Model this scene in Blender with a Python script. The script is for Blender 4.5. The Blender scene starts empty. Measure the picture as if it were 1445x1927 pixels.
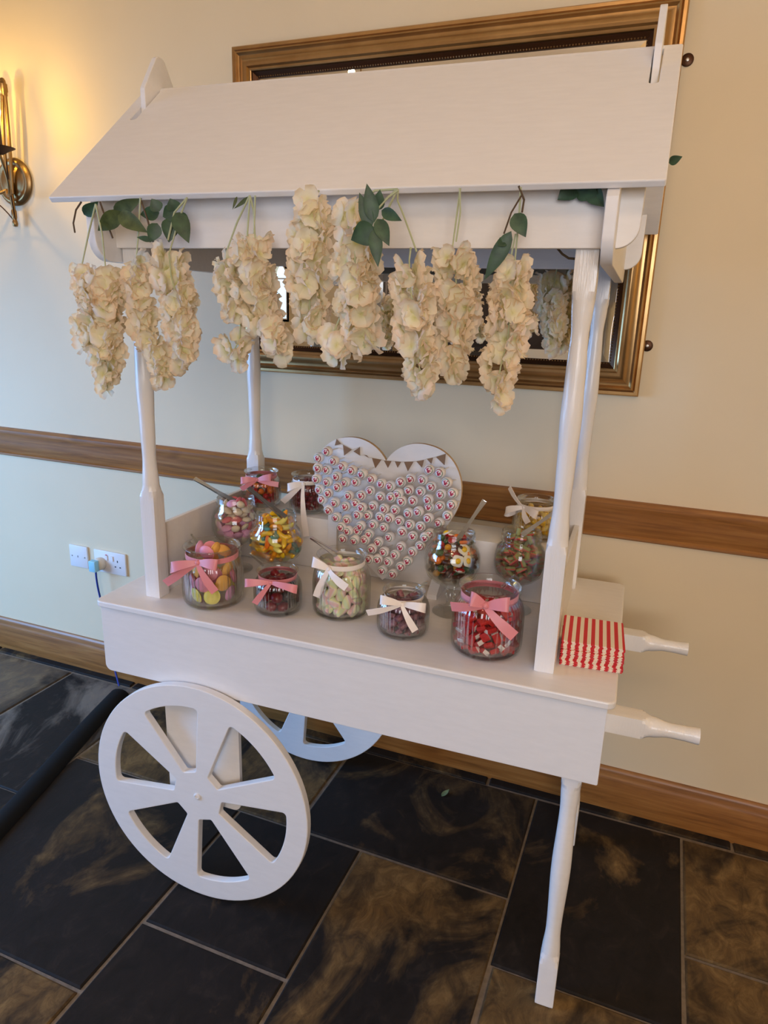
import bpy, bmesh, math, random
from mathutils import Vector, Matrix, Quaternion
R = math.radians
PI = math.pi
scene = bpy.context.scene
COL = scene.collection
random.seed(7)

# ------------------------------------------------------------------ camera, world, large lights, exposure
CP = Vector((1.3452, -1.1474, 1.396)); YAW, PIT, ROL, FPX = .3706, -.2809, .0316, 1308.482
_fw = Vector((-math.sin(YAW)*math.cos(PIT), math.cos(YAW)*math.cos(PIT), math.sin(PIT)))
_r0 = Vector((math.cos(YAW), math.sin(YAW), 0)); _u0 = _r0.cross(_fw)
_rt = math.cos(ROL)*_r0 + math.sin(ROL)*_u0; _up = -math.sin(ROL)*_r0 + math.cos(ROL)*_u0
cam_d = bpy.data.cameras.new('camera'); cam = bpy.data.objects.new('camera', cam_d); COL.objects.link(cam)
cam.matrix_world = Matrix(((_rt.x, _up.x, -_fw.x, CP.x), (_rt.y, _up.y, -_fw.y, CP.y), (_rt.z, _up.z, -_fw.z, CP.z), (0, 0, 0, 1)))
cam_d.sensor_fit = 'HORIZONTAL'; cam_d.sensor_width = 36; cam_d.lens = 36*FPX/1445; cam_d.clip_start = .02
scene.camera = cam

world = bpy.data.worlds.new('sky'); scene.world = world; world.use_nodes = True
_bg = world.node_tree.nodes['Background']; _bg.inputs[0].default_value = (.62, .80, 1, 1); _bg.inputs[1].default_value = 2.2

def area_light(name, loc, aim, size, size_y, watts, col):
    d = bpy.data.lights.new(name, 'AREA'); d.shape = 'RECTANGLE'; d.size = size; d.size_y = size_y; d.energy = watts; d.color = col
    o = bpy.data.objects.new(name, d); COL.objects.link(o); o.location = loc
    o.rotation_euler = (Vector(aim) - Vector(loc)).to_track_quat('-Z', 'Y').to_euler()
    return o
# daylight falling in through the tall window of the side wall and the windows of the far wall
area_light('window_daylight', (-2.38, -1.00, 1.15), (-.75, .4, -.1), 1.6, 1.35, 62, (.17, .46, 1.0)).data.spread = R(115)
area_light('far_window_daylight', (2.2, -3.43, 1.75), (1.2, 0, .9), 1.7, 1.35, 52, (.97, .93, .94))

scene.view_settings.view_transform = 'Standard'; scene.view_settings.look = 'None'
scene.view_settings.exposure = -0.1; scene.view_settings.gamma = 1.0; scene.view_settings.use_curve_mapping = False
cy = scene.cycles
cy.use_denoising = True; cy.max_bounces = 12; cy.transparent_max_bounces = 24; cy.glossy_bounces = 6; cy.diffuse_bounces = 5
cy.transmission_bounces = 8; cy.sample_clamp_indirect = 6; cy.caustics_reflective = False; cy.caustics_refractive = False

# ------------------------------------------------------------------ frames of reference
DEL = .033                                    # the cart stands turned by this much against the wall
CM = Matrix.Rotation(DEL, 4, 'Z')
def cw(x, y, z): return CM @ Vector((x, y, z))
WY = .7472                                    # wall plane
def ray(u, v): return _fw*FPX + _rt*(u-722.5) - _up*(v-963.5)
def at_wall(u, v, y=WY):
    d = ray(u, v); return CP + d*((y-CP.y)/d.y)
def at_cart(u, v, ax, val):                   # survey: image point to a point on a plane of the cart's own frame
    d = CM.transposed() @ ray(u, v); o = CM.transposed() @ CP
    return o + d*((val-o[ax])/d[ax])

# ------------------------------------------------------------------ materials
MATS = {}
def nt(name):
    m = bpy.data.materials.new(name); m.use_nodes = True
    n = m.node_tree; b = n.nodes['Principled BSDF']; MATS[name] = m
    return m, n, b
def srgb(r, g, b):
    f = lambda c: (c/255/12.92) if c/255 <= .04045 else ((c/255+.055)/1.055)**2.4
    return (f(r), f(g), f(b), 1)
def setp(b, **k):
    for a, v in k.items(): b.inputs[a.replace('_', ' ')].default_value = v
def plain(name, col, rough=.5, metal=0, spec=.5, **k):
    m, n, b = nt(name); b.inputs['Base Color'].default_value = col; b.inputs['Roughness'].default_value = rough
    b.inputs['Metallic'].default_value = metal; b.inputs['Specular IOR Level'].default_value = spec
    setp(b, **k); return m
def noise(n, scale, detail=4, rough=.5, vec=None, dist=0):
    t = n.nodes.new('ShaderNodeTexNoise'); t.inputs['Scale'].default_value = scale; t.inputs['Detail'].default_value = detail
    t.inputs['Roughness'].default_value = rough; t.inputs['Distortion'].default_value = dist
    if vec is not None: n.links.new(vec, t.inputs['Vector'])
    return t
def ramp(n, fac, stops):
    r = n.nodes.new('ShaderNodeValToRGB'); e = r.color_ramp.elements
    while len(e) < len(stops): e.new(.5)
    for i, (p, c) in enumerate(stops): e[i].position = p; e[i].color = c
    n.links.new(fac, r.inputs[0]); return r
def mixc(n, a, b, fac, mode='MIX'):
    x = n.nodes.new('ShaderNodeMix'); x.data_type = 'RGBA'; x.blend_type = mode
    for s, i in ((fac, 0), (a, 6), (b, 7)):
        if hasattr(s, 'links') or hasattr(s, 'is_linked'): n.links.new(s, x.inputs[i])
        else: x.inputs[i].default_value = s
    return x.outputs[2]
def mathn(n, op, a, b=None, c=None):
    x = n.nodes.new('ShaderNodeMath'); x.operation = op
    for i, s in enumerate((a, b, c)):
        if s is None: continue
        if hasattr(s, 'is_linked'): n.links.new(s, x.inputs[i])
        else: x.inputs[i].default_value = s
    return x.outputs[0]
def bump(n, b, h, strength=.2, dist=.001):
    x = n.nodes.new('ShaderNodeBump'); x.inputs['Strength'].default_value = strength; x.inputs['Distance'].default_value = dist
    n.links.new(h, x.inputs['Height']); n.links.new(x.outputs[0], b.inputs['Normal'])
def coords(n, kind='Object', scale=(1, 1, 1), loc=(0, 0, 0)):
    t = n.nodes.new('ShaderNodeTexCoord'); m = n.nodes.new('ShaderNodeMapping')
    m.inputs['Scale'].default_value = scale; m.inputs['Location'].default_value = loc
    n.links.new(t.outputs[kind], m.inputs['Vector']); return m.outputs[0]
def sep(n, v):
    s = n.nodes.new('ShaderNodeSeparateXYZ'); n.links.new(v, s.inputs[0]); return s.outputs

def m_paint():
    m, n, b = nt('white_paint'); v = coords(n, 'Object', (3, 14, 14))
    t = noise(n, 6, 5, .6, v); c = ramp(n, t.outputs[0], [(.3, srgb(229, 225, 221)), (.7, srgb(234, 230, 226))])
    n.links.new(c.outputs[0], b.inputs['Base Color']); b.inputs['Roughness'].default_value = .38
    v2 = coords(n, 'Object', (8, 90, 90)); bump(n, b, noise(n, 5, 3, .6, v2).outputs[0], .05, .0008)
def m_gloss():
    m, n, b = nt('gloss_white_paint'); b.inputs['Base Color'].default_value = srgb(232, 228, 224); b.inputs['Roughness'].default_value = .2
    v2 = coords(n, 'Object', (120, 120, 9)); bump(n, b, noise(n, 3, 3, .6, v2).outputs[0], .35, .0016)
def m_wall():
    m, n, b = nt('wall_paint'); v = coords(n, 'Object')
    t = noise(n, 1.3, 4, .6, v); c = ramp(n, t.outputs[0], [(.3, srgb(220, 200, 164)), (.7, srgb(226, 207, 172))])
    n.links.new(c.outputs[0], b.inputs['Base Color']); b.inputs['Roughness'].default_value = .62
    bump(n, b, noise(n, 260, 3, .6, v).outputs[0], .12, .0008)
def m_wood(name, c1, c2, c3):
    m, n, b = nt(name); v = coords(n, 'Object', (1.3, 26, 26))
    t = noise(n, 3, 7, .62, v, .6); c = ramp(n, t.outputs[0], [(.25, c1), (.5, c2), (.78, c3)])
    k = noise(n, 2.2, 2, .5, coords(n, 'Object', (1.5, 5, 5), (3, 1, 0)))
    kr = ramp(n, k.outputs[0], [(.27, (.30, .22, .16, 1)), (.36, (1, 1, 1, 1))])
    n.links.new(mixc(n, c.outputs[0], kr.outputs[0], .8, 'MULTIPLY'), b.inputs['Base Color']); b.inputs['Roughness'].default_value = .38
    bump(n, b, t.outputs[0], .15, .0015)
def m_slate():
    m, n, b = nt('slate'); oi = n.nodes.new('ShaderNodeObjectInfo')
    t = n.nodes.new('ShaderNodeTexCoord'); off = n.nodes.new('ShaderNodeVectorMath'); off.operation = 'MULTIPLY_ADD'
    cmb = n.nodes.new('ShaderNodeCombineXYZ')
    n.links.new(mathn(n, 'MULTIPLY', oi.outputs['Random'], 37), cmb.inputs[0]); n.links.new(mathn(n, 'MULTIPLY', oi.outputs['Random'], 91), cmb.inputs[2])
    off.inputs[1].default_value = (1, 1, 1); n.links.new(t.outputs['Object'], off.inputs[0]); n.links.new(cmb.outputs[0], off.inputs[2])
    v = off.outputs[0]
    mp = n.nodes.new('ShaderNodeMapping'); mp.inputs['Scale'].default_value = (1.25, .85, 1); n.links.new(v, mp.inputs['Vector'])
    big = noise(n, 2.6, 6, .62, mp.outputs[0], 1.1)
    fine = noise(n, 17, 8, .7, mp.outputs[0], .8)
    dark = ramp(n, fine.outputs[0], [(.3, srgb(22, 19, 17)), (.55, srgb(33, 28, 25)), (.8, srgb(52, 44, 37))])
    rust = ramp(n, fine.outputs[0], [(.28, srgb(56, 44, 32)), (.5, srgb(98, 76, 46)), (.75, srgb(136, 110, 70))])
    cs = n.nodes.new('ShaderNodeSeparateColor'); n.links.new(oi.outputs['Color'], cs.inputs[0])
    f = mathn(n, 'ADD', big.outputs[0], mathn(n, 'SUBTRACT', cs.outputs[0], .5))
    fr = ramp(n, f, [(.52, (0, 0, 0, 1)), (.66, (1, 1, 1, 1))])
    tint = mixc(n, rust.outputs[0], srgb(120, 112, 104), cs.outputs[1])
    n.links.new(mixc(n, dark.outputs[0], tint, fr.outputs[0]), b.inputs['Base Color'])
    rr = ramp(n, fine.outputs[0], [(.3, (.55, .55, .55, 1)), (.8, (.8, .8, .8, 1))]); n.links.new(rr.outputs[0], b.inputs['Roughness'])
    b.inputs['Specular IOR Level'].default_value = .16
    ad = mathn(n, 'ADD', mathn(n, 'MULTIPLY', big.outputs[0], 2.0), fine.outputs[0]); bump(n, b, ad, .35, .004)
def m_grout():
    m, n, b = nt('grout'); t = noise(n, 60, 4, .6, coords(n, 'Object'))
    c = ramp(n, t.outputs[0], [(.3, srgb(104, 92, 78)), (.7, srgb(130, 116, 100))]); n.links.new(c.outputs[0], b.inputs['Base Color']); b.inputs['Roughness'].default_value = .85
def m_gold():
    m, n, b = nt('gilt_frame'); t = noise(n, 9, 4, .6, coords(n, 'Object'))
    c = ramp(n, t.outputs[0], [(.3, srgb(170, 132, 84)), (.7, srgb(194, 158, 108))]); n.links.new(c.outputs[0], b.inputs['Base Color'])
    b.inputs['Metallic'].default_value = .92; b.inputs['Roughness'].default_value = .33
def m_glass(name, tint, edge):
    m = bpy.data.materials.new(name); m.use_nodes = True; n = m.node_tree; MATS[name] = m
    for x in list(n.nodes): n.nodes.remove(x)
    out = n.nodes.new('ShaderNodeOutputMaterial'); tr = n.nodes.new('ShaderNodeBsdfTransparent'); gl = n.nodes.new('ShaderNodeBsdfGlossy')
    gl.inputs['Roughness'].default_value = .03; gl.inputs['Color'].default_value = (.95, .97, .96, 1)
    lw = n.nodes.new('ShaderNodeLayerWeight'); lw.inputs['Blend'].default_value = .22
    cr = ramp(n, lw.outputs['Facing'], [(0, tint), (.55, tint), (1, edge)]); n.links.new(cr.outputs[0], tr.inputs['Color'])
    fr = n.nodes.new('ShaderNodeFresnel'); fr.inputs['IOR'].default_value = 1.45
    mx = n.nodes.new('ShaderNodeMixShader'); n.links.new(mathn(n, 'MINIMUM', fr.outputs[0], .55), mx.inputs[0]); n.links.new(tr.outputs[0], mx.inputs[1]); n.links.new(gl.outputs[0], mx.inputs[2])
    n.links.new(mx.outputs[0], out.inputs[0])
def m_petal():
    m, n, b = nt('petal'); v = coords(n, 'Object'); oi = n.nodes.new('ShaderNodeObjectInfo')
    l = n.nodes.new('ShaderNodeVectorMath'); l.operation = 'LENGTH'; n.links.new(v, l.inputs[0])
    f = mathn(n, 'MULTIPLY', l.outputs['Value'], 44)
    c = ramp(n, f, [(0, srgb(226, 224, 150)), (.35, srgb(250, 247, 222)), (.72, srgb(254, 248, 234)), (1, srgb(252, 232, 210))])
    c2 = mixc(n, c.outputs[0], srgb(252, 242, 206), mathn(n, 'MULTIPLY', oi.outputs['Random'], .5))
    n.links.new(c2, b.inputs['Base Color']); b.inputs['Roughness'].default_value = .7; b.inputs['Specular IOR Level'].default_value = .2
    out = n.nodes['Material Output']; tl = n.nodes.new('ShaderNodeBsdfTranslucent'); n.links.new(c2, tl.inputs[0])
    mx = n.nodes.new('ShaderNodeMixShader'); mx.inputs[0].default_value = .5
    n.links.new(b.outputs[0], mx.inputs[1]); n.links.new(tl.outputs[0], mx.inputs[2]); n.links.new(mx.outputs[0], out.inputs[0])
def m_leaf(name, c1, c2):
    m, n, b = nt(name); v = coords(n, 'Object'); t = noise(n, 60, 3, .5, v)
    c = ramp(n, t.outputs[0], [(.3, c1), (.7, c2)]); n.links.new(c.outputs[0], b.inputs['Base Color']); b.inputs['Roughness'].default_value = .5
def m_lolly():
    m, n, b = nt('lolly_wrapper'); v = coords(n, 'Object'); s = sep(n, v)
    r = mathn(n, 'SQRT', mathn(n, 'ADD', mathn(n, 'POWER', s[0], 2), mathn(n, 'POWER', s[2], 2)))
    rr = mathn(n, 'MULTIPLY', r, 1/.0128)
    oi = n.nodes.new('ShaderNodeObjectInfo')
    # red / green printed ring on white, pink mark in the middle
    ring = ramp(n, rr, [(.0, (0, 0, 0, 1)), (.60, (0, 0, 0, 1)), (.63, (1, 1, 1, 1)), (.72, (1, 1, 1, 1)), (.76, (0, 0, 0, 1))])
    ang = mathn(n, 'SINE', mathn(n, 'ADD', mathn(n, 'ARCTAN2', s[2], s[0]), mathn(n, 'MULTIPLY', oi.outputs['Random'], 6.28)))
    rc = mixc(n, srgb(124, 148, 132), srgb(140, 54, 54), ramp(n, ang, [(.42, (0, 0, 0, 1)), (.58, (1, 1, 1, 1))]).outputs[0])
    base = mixc(n, srgb(238, 232, 226), rc, ring.outputs[0])
    # mark: two joined blobs with a pale bar between
    q = noise(n, 260, 2, .5, v); blob = mathn(n, 'ADD', rr, mathn(n, 'MULTIPLY', mathn(n, 'SUBTRACT', q.outputs[0], .5), 1.3))
    br = ramp(n, blob, [(.36, (1, 1, 1, 1)), (.44, (0, 0, 0, 1))])
    q2 = noise(n, 420, 2, .5, v); mk_ = mixc(n, srgb(206, 84, 104), srgb(160, 50, 74), ramp(n, q2.outputs[0], [(.45, (0, 0, 0, 1)), (.55, (1, 1, 1, 1))]).outputs[0])
    base2 = mixc(n, base, mk_, br.outputs[0])
    sp = noise(n, 300, 2, .5, v); dots = ramp(n, sp.outputs[0], [(.60, (0, 0, 0, 1)), (.66, (1, 1, 1, 1))])
    outer = ramp(n, rr, [(.80, (0, 0, 0, 1)), (.88, (.5, .5, .5, 1))])
    n.links.new(mixc(n, base2, srgb(226, 110, 106), mathn(n, 'MULTIPLY', dots.outputs[0], outer.outputs[0])), b.inputs['Base Color'])
    b.inputs['Roughness'].default_value = .25
def m_stripe(name, ca, cb, axis, period, duty=.5, rough=.7):
    m, n, b = nt(name); s = sep(n, coords(n, 'Object'))
    f = mathn(n, 'FRACT', mathn(n, 'ADD', mathn(n, 'DIVIDE', s[axis], period), 100.25))
    r = ramp(n, f, [(duty-.005, ca), (duty+.005, cb)]); n.links.new(r.outputs[0], b.inputs['Base Color']); b.inputs['Roughness'].default_value = rough
def m_gummy(name, col, rough=.28):
    m, n, b = nt(name); b.inputs['Base Color'].default_value = col; b.inputs['Roughness'].default_value = rough
    b.inputs['Subsurface Weight'].default_value = .25; b.inputs['Subsurface Radius'].default_value = (.006, .003, .002); b.inputs['Subsurface Scale'].default_value = 1
def m_sugar(name, c1, c2, axis=None):
    m, n, b = nt(name); v = coords(n, 'Object')
    if axis is None:
        t = noise(n, 160, 3, .6, v); c = ramp(n, t.outputs[0], [(.35, c1), (.65, c2)])
    else:
        c = ramp(n, mathn(n, 'MULTIPLY_ADD', sep(n, v)[axis], 90, .5), [(.42, c1), (.58, c2)])
    n.links.new(c.outputs[0], b.inputs['Base Color']); b.inputs['Roughness'].default_value = .62
    bump(n, b, noise(n, 900, 2, .6, v).outputs[0], .4, .0006)
m_paint(); m_gloss(); m_wall(); m_slate(); m_grout(); m_gold(); m_petal(); m_lolly()
m_wood('oak', srgb(106, 64, 26), srgb(142, 92, 42), srgb(166, 116, 60))
m_wood('pale_wood', srgb(190, 150, 100), srgb(206, 168, 118), srgb(220, 186, 140))
m_glass('jar_glass', (.97, .975, .968, 1), (.36, .38, .34, 1)); m_glass('clear_plastic', (.86, .86, .84, 1), (.5, .5, .48, 1)); m_glass('window_glass', (.93, .95, .96, 1), (.7, .75, .78, 1))
m_leaf('green_leaf', srgb(34, 58, 38), srgb(58, 88, 58)); m_leaf('pale_leaf', srgb(92, 112, 78), srgb(120, 138, 100)); m_leaf('olive_leaf', srgb(52, 66, 34), srgb(84, 98, 56))
plain('mirror_silver', (.92, .93, .93, 1), .0, 1); plain('dark_bronze', srgb(70, 44, 26), .4, .8); plain('antique_brass', srgb(150, 120, 78), .34, .9)
plain('backlit_sleeve', srgb(66, 40, 28), .5); plain('stem_brown', srgb(84, 64, 40), .7); plain('stem_green', srgb(176, 180, 140), .6)  # candle sleeve brown has its backlit darkness mixed into the colour
plain('chrome', (.72, .72, .72, 1), .16, 1); plain('white_plastic', srgb(226, 222, 220), .4); plain('black_hole', srgb(24, 24, 24), .6)
plain('cable_blue', srgb(24, 52, 140), .4); plain('plug_blue', srgb(150, 204, 220), .45); plain('cream_plastic', srgb(216, 204, 184), .45); plain('switch_red', srgb(196, 60, 50), .4)
plain('black_rubber', srgb(17, 16, 16), .85, spec=.2); plain('kraft_card', srgb(136, 106, 80), .8); plain('thread', srgb(196, 184, 164), .8)
plain('pink_ribbon', srgb(226, 140, 146), .42, Sheen_Weight=.3); plain('white_ribbon', srgb(246, 236, 228), .45, Sheen_Weight=.3)
plain('steel_screw', srgb(190, 184, 174), .35, .9); plain('stick_white', srgb(228, 224, 218), .5); plain('wrapper_tail', srgb(44, 42, 48), .5)
plain('silver_curtain', srgb(140, 136, 140), .4, .3); plain('white_cloth', srgb(236, 234, 230), .8); plain('dark_door', srgb(46, 34, 28), .5); plain('plate_china', srgb(240, 240, 240), .2)
plain('paper_edge', srgb(232, 220, 206), .85); plain('ceiling_white', srgb(232, 226, 216), .8)
m_stripe('striped_paper', srgb(206, 48, 56), srgb(238, 226, 206), 0, .0148)
for nm, c in (('red', (176, 22, 26)), ('dark_red', (110, 10, 22)), ('orange', (236, 120, 24)), ('yellow', (246, 196, 30)), ('amber', (240, 164, 34)), ('green', (60, 96, 50)), ('teal', (90, 150, 140)),
              ('brown', (78, 40, 26)), ('egg_white', (244, 236, 216)), ('lemon', (238, 226, 120)), ('berry', (120, 16, 30)), ('berry_dark', (58, 44, 44)), ('pale_gold', (240, 206, 110))):
    m_gummy('gummy_'+nm, srgb(*c))
for nm, c in (('pink', (240, 156, 176)), ('green', (196, 214, 138)), ('yellow', (242, 228, 116)), ('orange', (250, 190, 100)), ('lilac', (236, 172, 206)), ('choc_pink', (214, 112, 122)), ('choc_white', (240, 222, 194))):
    plain('candy_'+nm, srgb(*c), .5, Subsurface_Weight=.15, Subsurface_Radius=(.004, .003, .002), Subsurface_Scale=1)
m_sugar('sugar_purple', srgb(112, 62, 74), srgb(164, 112, 116)); m_sugar('sugar_melon', srgb(214, 96, 88), srgb(160, 166, 110), 2)
m_sugar('white_end', srgb(240, 222, 210), srgb(250, 238, 228)); m_sugar('sugar_red', srgb(190, 26, 28), srgb(214, 44, 40))
def m_marsh():
    m, n, b = nt('marshmallow'); s = sep(n, coords(n, 'Object'))
    a = mathn(n, 'SINE', mathn(n, 'ADD', mathn(n, 'MULTIPLY', mathn(n, 'ARCTAN2', s[1], s[0]), 2), mathn(n, 'MULTIPLY', s[2], 110)))
    r = ramp(n, mathn(n, 'MULTIPLY_ADD', a, .5, .5), [(.05, srgb(246, 200, 194)), (.35, srgb(250, 238, 222)), (.62, srgb(248, 236, 178)), (.95, srgb(226, 236, 190))])
    n.links.new(r.outputs[0], b.inputs['Base Color']); b.inputs['Roughness'].default_value = .8
m_marsh()

# ------------------------------------------------------------------ mesh helpers
def me(name, verts, faces, mat=None, smooth=False):
    m = bpy.data.meshes.new(name); m.from_pydata([tuple(v) for v in verts], [], faces); m.update()
    if smooth: m.polygons.foreach_set('use_smooth', [True]*len(m.polygons))
    if mat: m.materials.append(MATS[mat])
    return m
def smooth_by_angle(m, ang=40):
    m.polygons.foreach_set('use_smooth', [True]*len(m.polygons))
    bm = bmesh.new(); bm.from_mesh(m)
    for e in bm.edges:
        if len(e.link_faces) == 2 and e.link_faces[0].normal.angle(e.link_faces[1].normal, 0) > R(ang): e.smooth = False
    bm.to_mesh(m); bm.free(); return m
def fix(m, ang=None):
    bm = bmesh.new(); bm.from_mesh(m); bmesh.ops.remove_doubles(bm, verts=bm.verts, dist=1e-6); bmesh.ops.recalc_face_normals(bm, faces=bm.faces); bm.to_mesh(m); bm.free()
    if ang: smooth_by_angle(m, ang)
    return m
def box_me(x0, x1, y0, y1, z0, z1, mat, bev=.0, seg=2):
    bm = bmesh.new(); bmesh.ops.create_cube(bm, size=1)
    for v in bm.verts: v.co = Vector(((x0+x1)/2+v.co.x*(x1-x0), (y0+y1)/2+v.co.y*(y1-y0), (z0+z1)/2+v.co.z*(z1-z0)))
    if bev: bmesh.ops.bevel(bm, geom=bm.edges[:], offset=bev, segments=seg, affect='EDGES', profile=.5)
    m = bpy.data.meshes.new('box'); bm.to_mesh(m); bm.free(); m.materials.append(MATS[mat])
    if bev: smooth_by_angle(m, 35)
    return m
def join_me(parts, mat=None):                  # several pieces of ONE part
    bm = bmesh.new()
    for p in parts: bm.from_mesh(p)
    m = bpy.data.meshes.new('joined'); bm.to_mesh(m); bm.free()
    m.materials.append(MATS[mat] if mat else parts[0].materials[0]); return m
def xform(m, M): m.transform(M); m.update(); return m
def lathe(prof, seg=32, mat=None, ribs=0, amp=0, rib_rng=None, ang=50):
    vs, fs = [], []; n = len(prof)
    for (r, z) in prof:
        for k in range(seg):
            a = 2*PI*k/seg; rr = r
            if ribs and rib_rng and rib_rng[0] < z < rib_rng[1] and r > 0: rr = r*(1 + amp*math.cos(ribs*a))
            vs.append((rr*math.cos(a), rr*math.sin(a), z))
    for i in range(n-1):
        for k in range(seg):
            a, b = i*seg+k, i*seg+(k+1) % seg
            fs.append((a, b, b+seg, a+seg))
    m = me('lathe', vs, fs, mat); return fix(m, ang)
def closed_plate(loops, thick, mat, bevel=.0, axis='Y', at=0.):
    """flat board cut to the given outline loops (the later ones are holes), 2D coords (a,b); axis is its thickness direction, 'at' its near face"""
    cu = bpy.data.curves.new('outline', 'CURVE'); cu.dimensions = '2D'; cu.fill_mode = 'BOTH'; cu.extrude = thick/2-bevel; cu.bevel_depth = bevel; cu.bevel_resolution = 1
    if bevel: cu.offset = -bevel
    for lp in loops:
        s = cu.splines.new('POLY'); s.points.add(len(lp)-1); s.use_cyclic_u = True
        for p, (a, b) in zip(s.points, lp): p.co = (a, b, 0, 1)
    o = bpy.data.objects.new('outline', cu); COL.objects.link(o)
    dg = bpy.context.evaluated_depsgraph_get(); m = bpy.data.meshes.new_from_object(o.evaluated_get(dg)); 
    bpy.data.objects.remove(o); bpy.data.curves.remove(cu)
    if axis == 'Y': M = Matrix(((1, 0, 0, 0), (0, 0, -1, at+thick/2), (0, 1, 0, 0), (0, 0, 0, 1)))
    elif axis == 'X': M = Matrix(((0, 0, 1, at+thick/2), (1, 0, 0, 0), (0, 1, 0, 0), (0, 0, 0, 1)))
    else: M = Matrix.Translation((0, 0, at+thick/2))
    m.transform(M); m.materials.clear(); m.materials.append(MATS[mat]); fix(m, 14); return m
def rounded(pts, rads, seg=6):
    out = []; n = len(pts)
    for i in range(n):
        p = Vector(pts[i]).to_2d(); a = Vector(pts[i-1]).to_2d(); b = Vector(pts[(i+1) % n]).to_2d(); r = rads[i]
        if r <= 0: out.append(tuple(p)); continue
        u = (a-p).normalized(); w = (b-p).normalized(); th = u.angle(w); d = r/math.tan(th/2)
        c = p + (u+w).normalized()*(r/math.sin(th/2)); s = p+u*d-c; e = p+w*d-c
        a0 = math.atan2(s.y, s.x); a1 = math.atan2(e.y, e.x); da = (a1-a0+PI) % (2*PI)-PI
        for k in range(seg+1): t = a0+da*k/seg; out.append((c.x+r*math.cos(t), c.y+r*math.sin(t)))
    return out
def tube(pts, rad, mat, seg=8, caps=True):
    pts = [Vector(p) for p in pts]; n = len(pts); rad = rad if isinstance(rad, (list, tuple)) else [rad]*n
    vs, fs = [], []; ref = None
    for i, p in enumerate(pts):
        t = (pts[min(i+1, n-1)]-pts[max(i-1, 0)]).normalized()
        if ref is None: ref = t.orthogonal().normalized()
        ref = (ref - t*ref.dot(t)).normalized(); bi = t.cross(ref)
        for k in range(seg): a = 2*PI*k/seg; vs.append(p + (ref*math.cos(a)+bi*math.sin(a))*rad[i])
    for i in range(n-1):
        for k in range(seg): a, b = i*seg+k, i*seg+(k+1) % seg; fs.append((a, b, b+seg, a+seg))
    if caps: fs.append(tuple(range(seg))[::-1]); fs.append(tuple(range((n-1)*seg, n*seg)))
    m = me('tube', vs, fs, mat); return fix(m, 50)
def bez(p0, p1, p2, p3, n=10):
    p0, p1, p2, p3 = map(Vector, (p0, p1, p2, p3)); o = []
    for i in range(n+1):
        t = i/n; o.append(p0*(1-t)**3+p1*3*t*(1-t)**2+p2*3*t*t*(1-t)+p3*t**3)
    return o
def strip(pts, wid, sides, mat, th=.0006):
    """ribbon: centre line, widths, sideways vectors"""
    n = len(pts); vs, fs = [], []; wid = wid if isinstance(wid, (list, tuple)) else [wid]*n
    for i, p in enumerate(pts):
        t = (pts[min(i+1, n-1)]-pts[max(i-1, 0)]).normalized(); s = sides[i] if isinstance(sides, list) else sides
        s = (s - t*s.dot(t)).normalized(); nn = t.cross(s)*th
        a, b = p+s*wid[i]/2, p-s*wid[i]/2
        vs += [a+nn, b+nn, b-nn, a-nn]
    for i in range(n-1):
        for k in range(4): a, b = i*4+k, i*4+(k+1) % 4; fs.append((a, b, b+4, a+4))
    fs += [(3, 2, 1, 0), tuple(range((n-1)*4, n*4))]
    m = me('strip', vs, fs, mat); return fix(m, 60)
def link(o, parent=None):
    COL.objects.link(o)
    if parent is not None: o.parent = parent
    return o
def part(name, mesh, parent, loc=(0, 0, 0), rot=(0, 0, 0), label=None):
    o = bpy.data.objects.new(name, mesh); link(o, parent); o.location = loc
    if isinstance(rot, Quaternion): o.rotation_mode = 'QUATERNION'; o.rotation_quaternion = rot
    else: o.rotation_euler = rot
    if label: o['label'] = label
    return o
def tag(o, label, cat, group=None):
    o['label'] = label; o['category'] = cat
    if group: o['group'] = group
    return o
def thing(name, label, cat, loc=(0, 0, 0), rotz=0, group=None):
    o = bpy.data.objects.new(name, None); link(o); o.location = loc; o.rotation_euler = (0, 0, rotz); o.empty_display_size = .05
    return tag(o, label, cat, group)
def solo(name, mesh, label, cat, loc=(0, 0, 0), rot=(0, 0, 0), group=None):
    return tag(part(name, mesh, None, loc, rot), label, cat, group)
def struct(name, mesh, label=None):
    o = part(name, mesh, None); o['kind'] = 'structure'
    if label: o['label'] = label
    return o

# ------------------------------------------------------------------ the room
X0, X1, Y0, ZC = -2.45, 4.2, -3.5, 3.4
gm = box_me(X0, X1, Y0, WY, -.06, -.006, 'grout'); floor = struct('floor', gm, 'grouted floor of riven slate slabs')
def slab(x0, x1, y0, y1, rust, grey=0.):
    g = .0045; cx, cy_ = (x0+x1)/2, (y0+y1)/2; hx, hy = (x1-x0)/2-g, (y1-y0)/2-g
    rng = random.Random(int((x0*131+y0*37)*100)); j = lambda: rng.uniform(-.003, .003)
    cs = [(-hx+j(), -hy+j()), (hx+j(), -hy+j()), (hx+j(), hy+j()), (-hx+j(), hy+j())]; ins = .004; zt = rng.uniform(-.0012, 0)
    vs = [(a, b, -.02) for a, b in cs]+[(a, b, zt-.003) for a, b in cs]+[(a-math.copysign(ins, a), b-math.copysign(ins, b), zt) for a, b in cs]
    fs = [(0, 1, 5, 4), (1, 2, 6, 5), (2, 3, 7, 6), (3, 0, 4, 7), (4, 5, 9, 8), (5, 6, 10, 9), (6, 7, 11, 10), (7, 4, 8, 11), (8, 9, 10, 11), (3, 2, 1, 0)]
    o = part('slab', me('slab', vs, fs, 'slate'), floor, (cx, cy_, 0)); o.color = (rust, grey, 0, 1)
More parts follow.
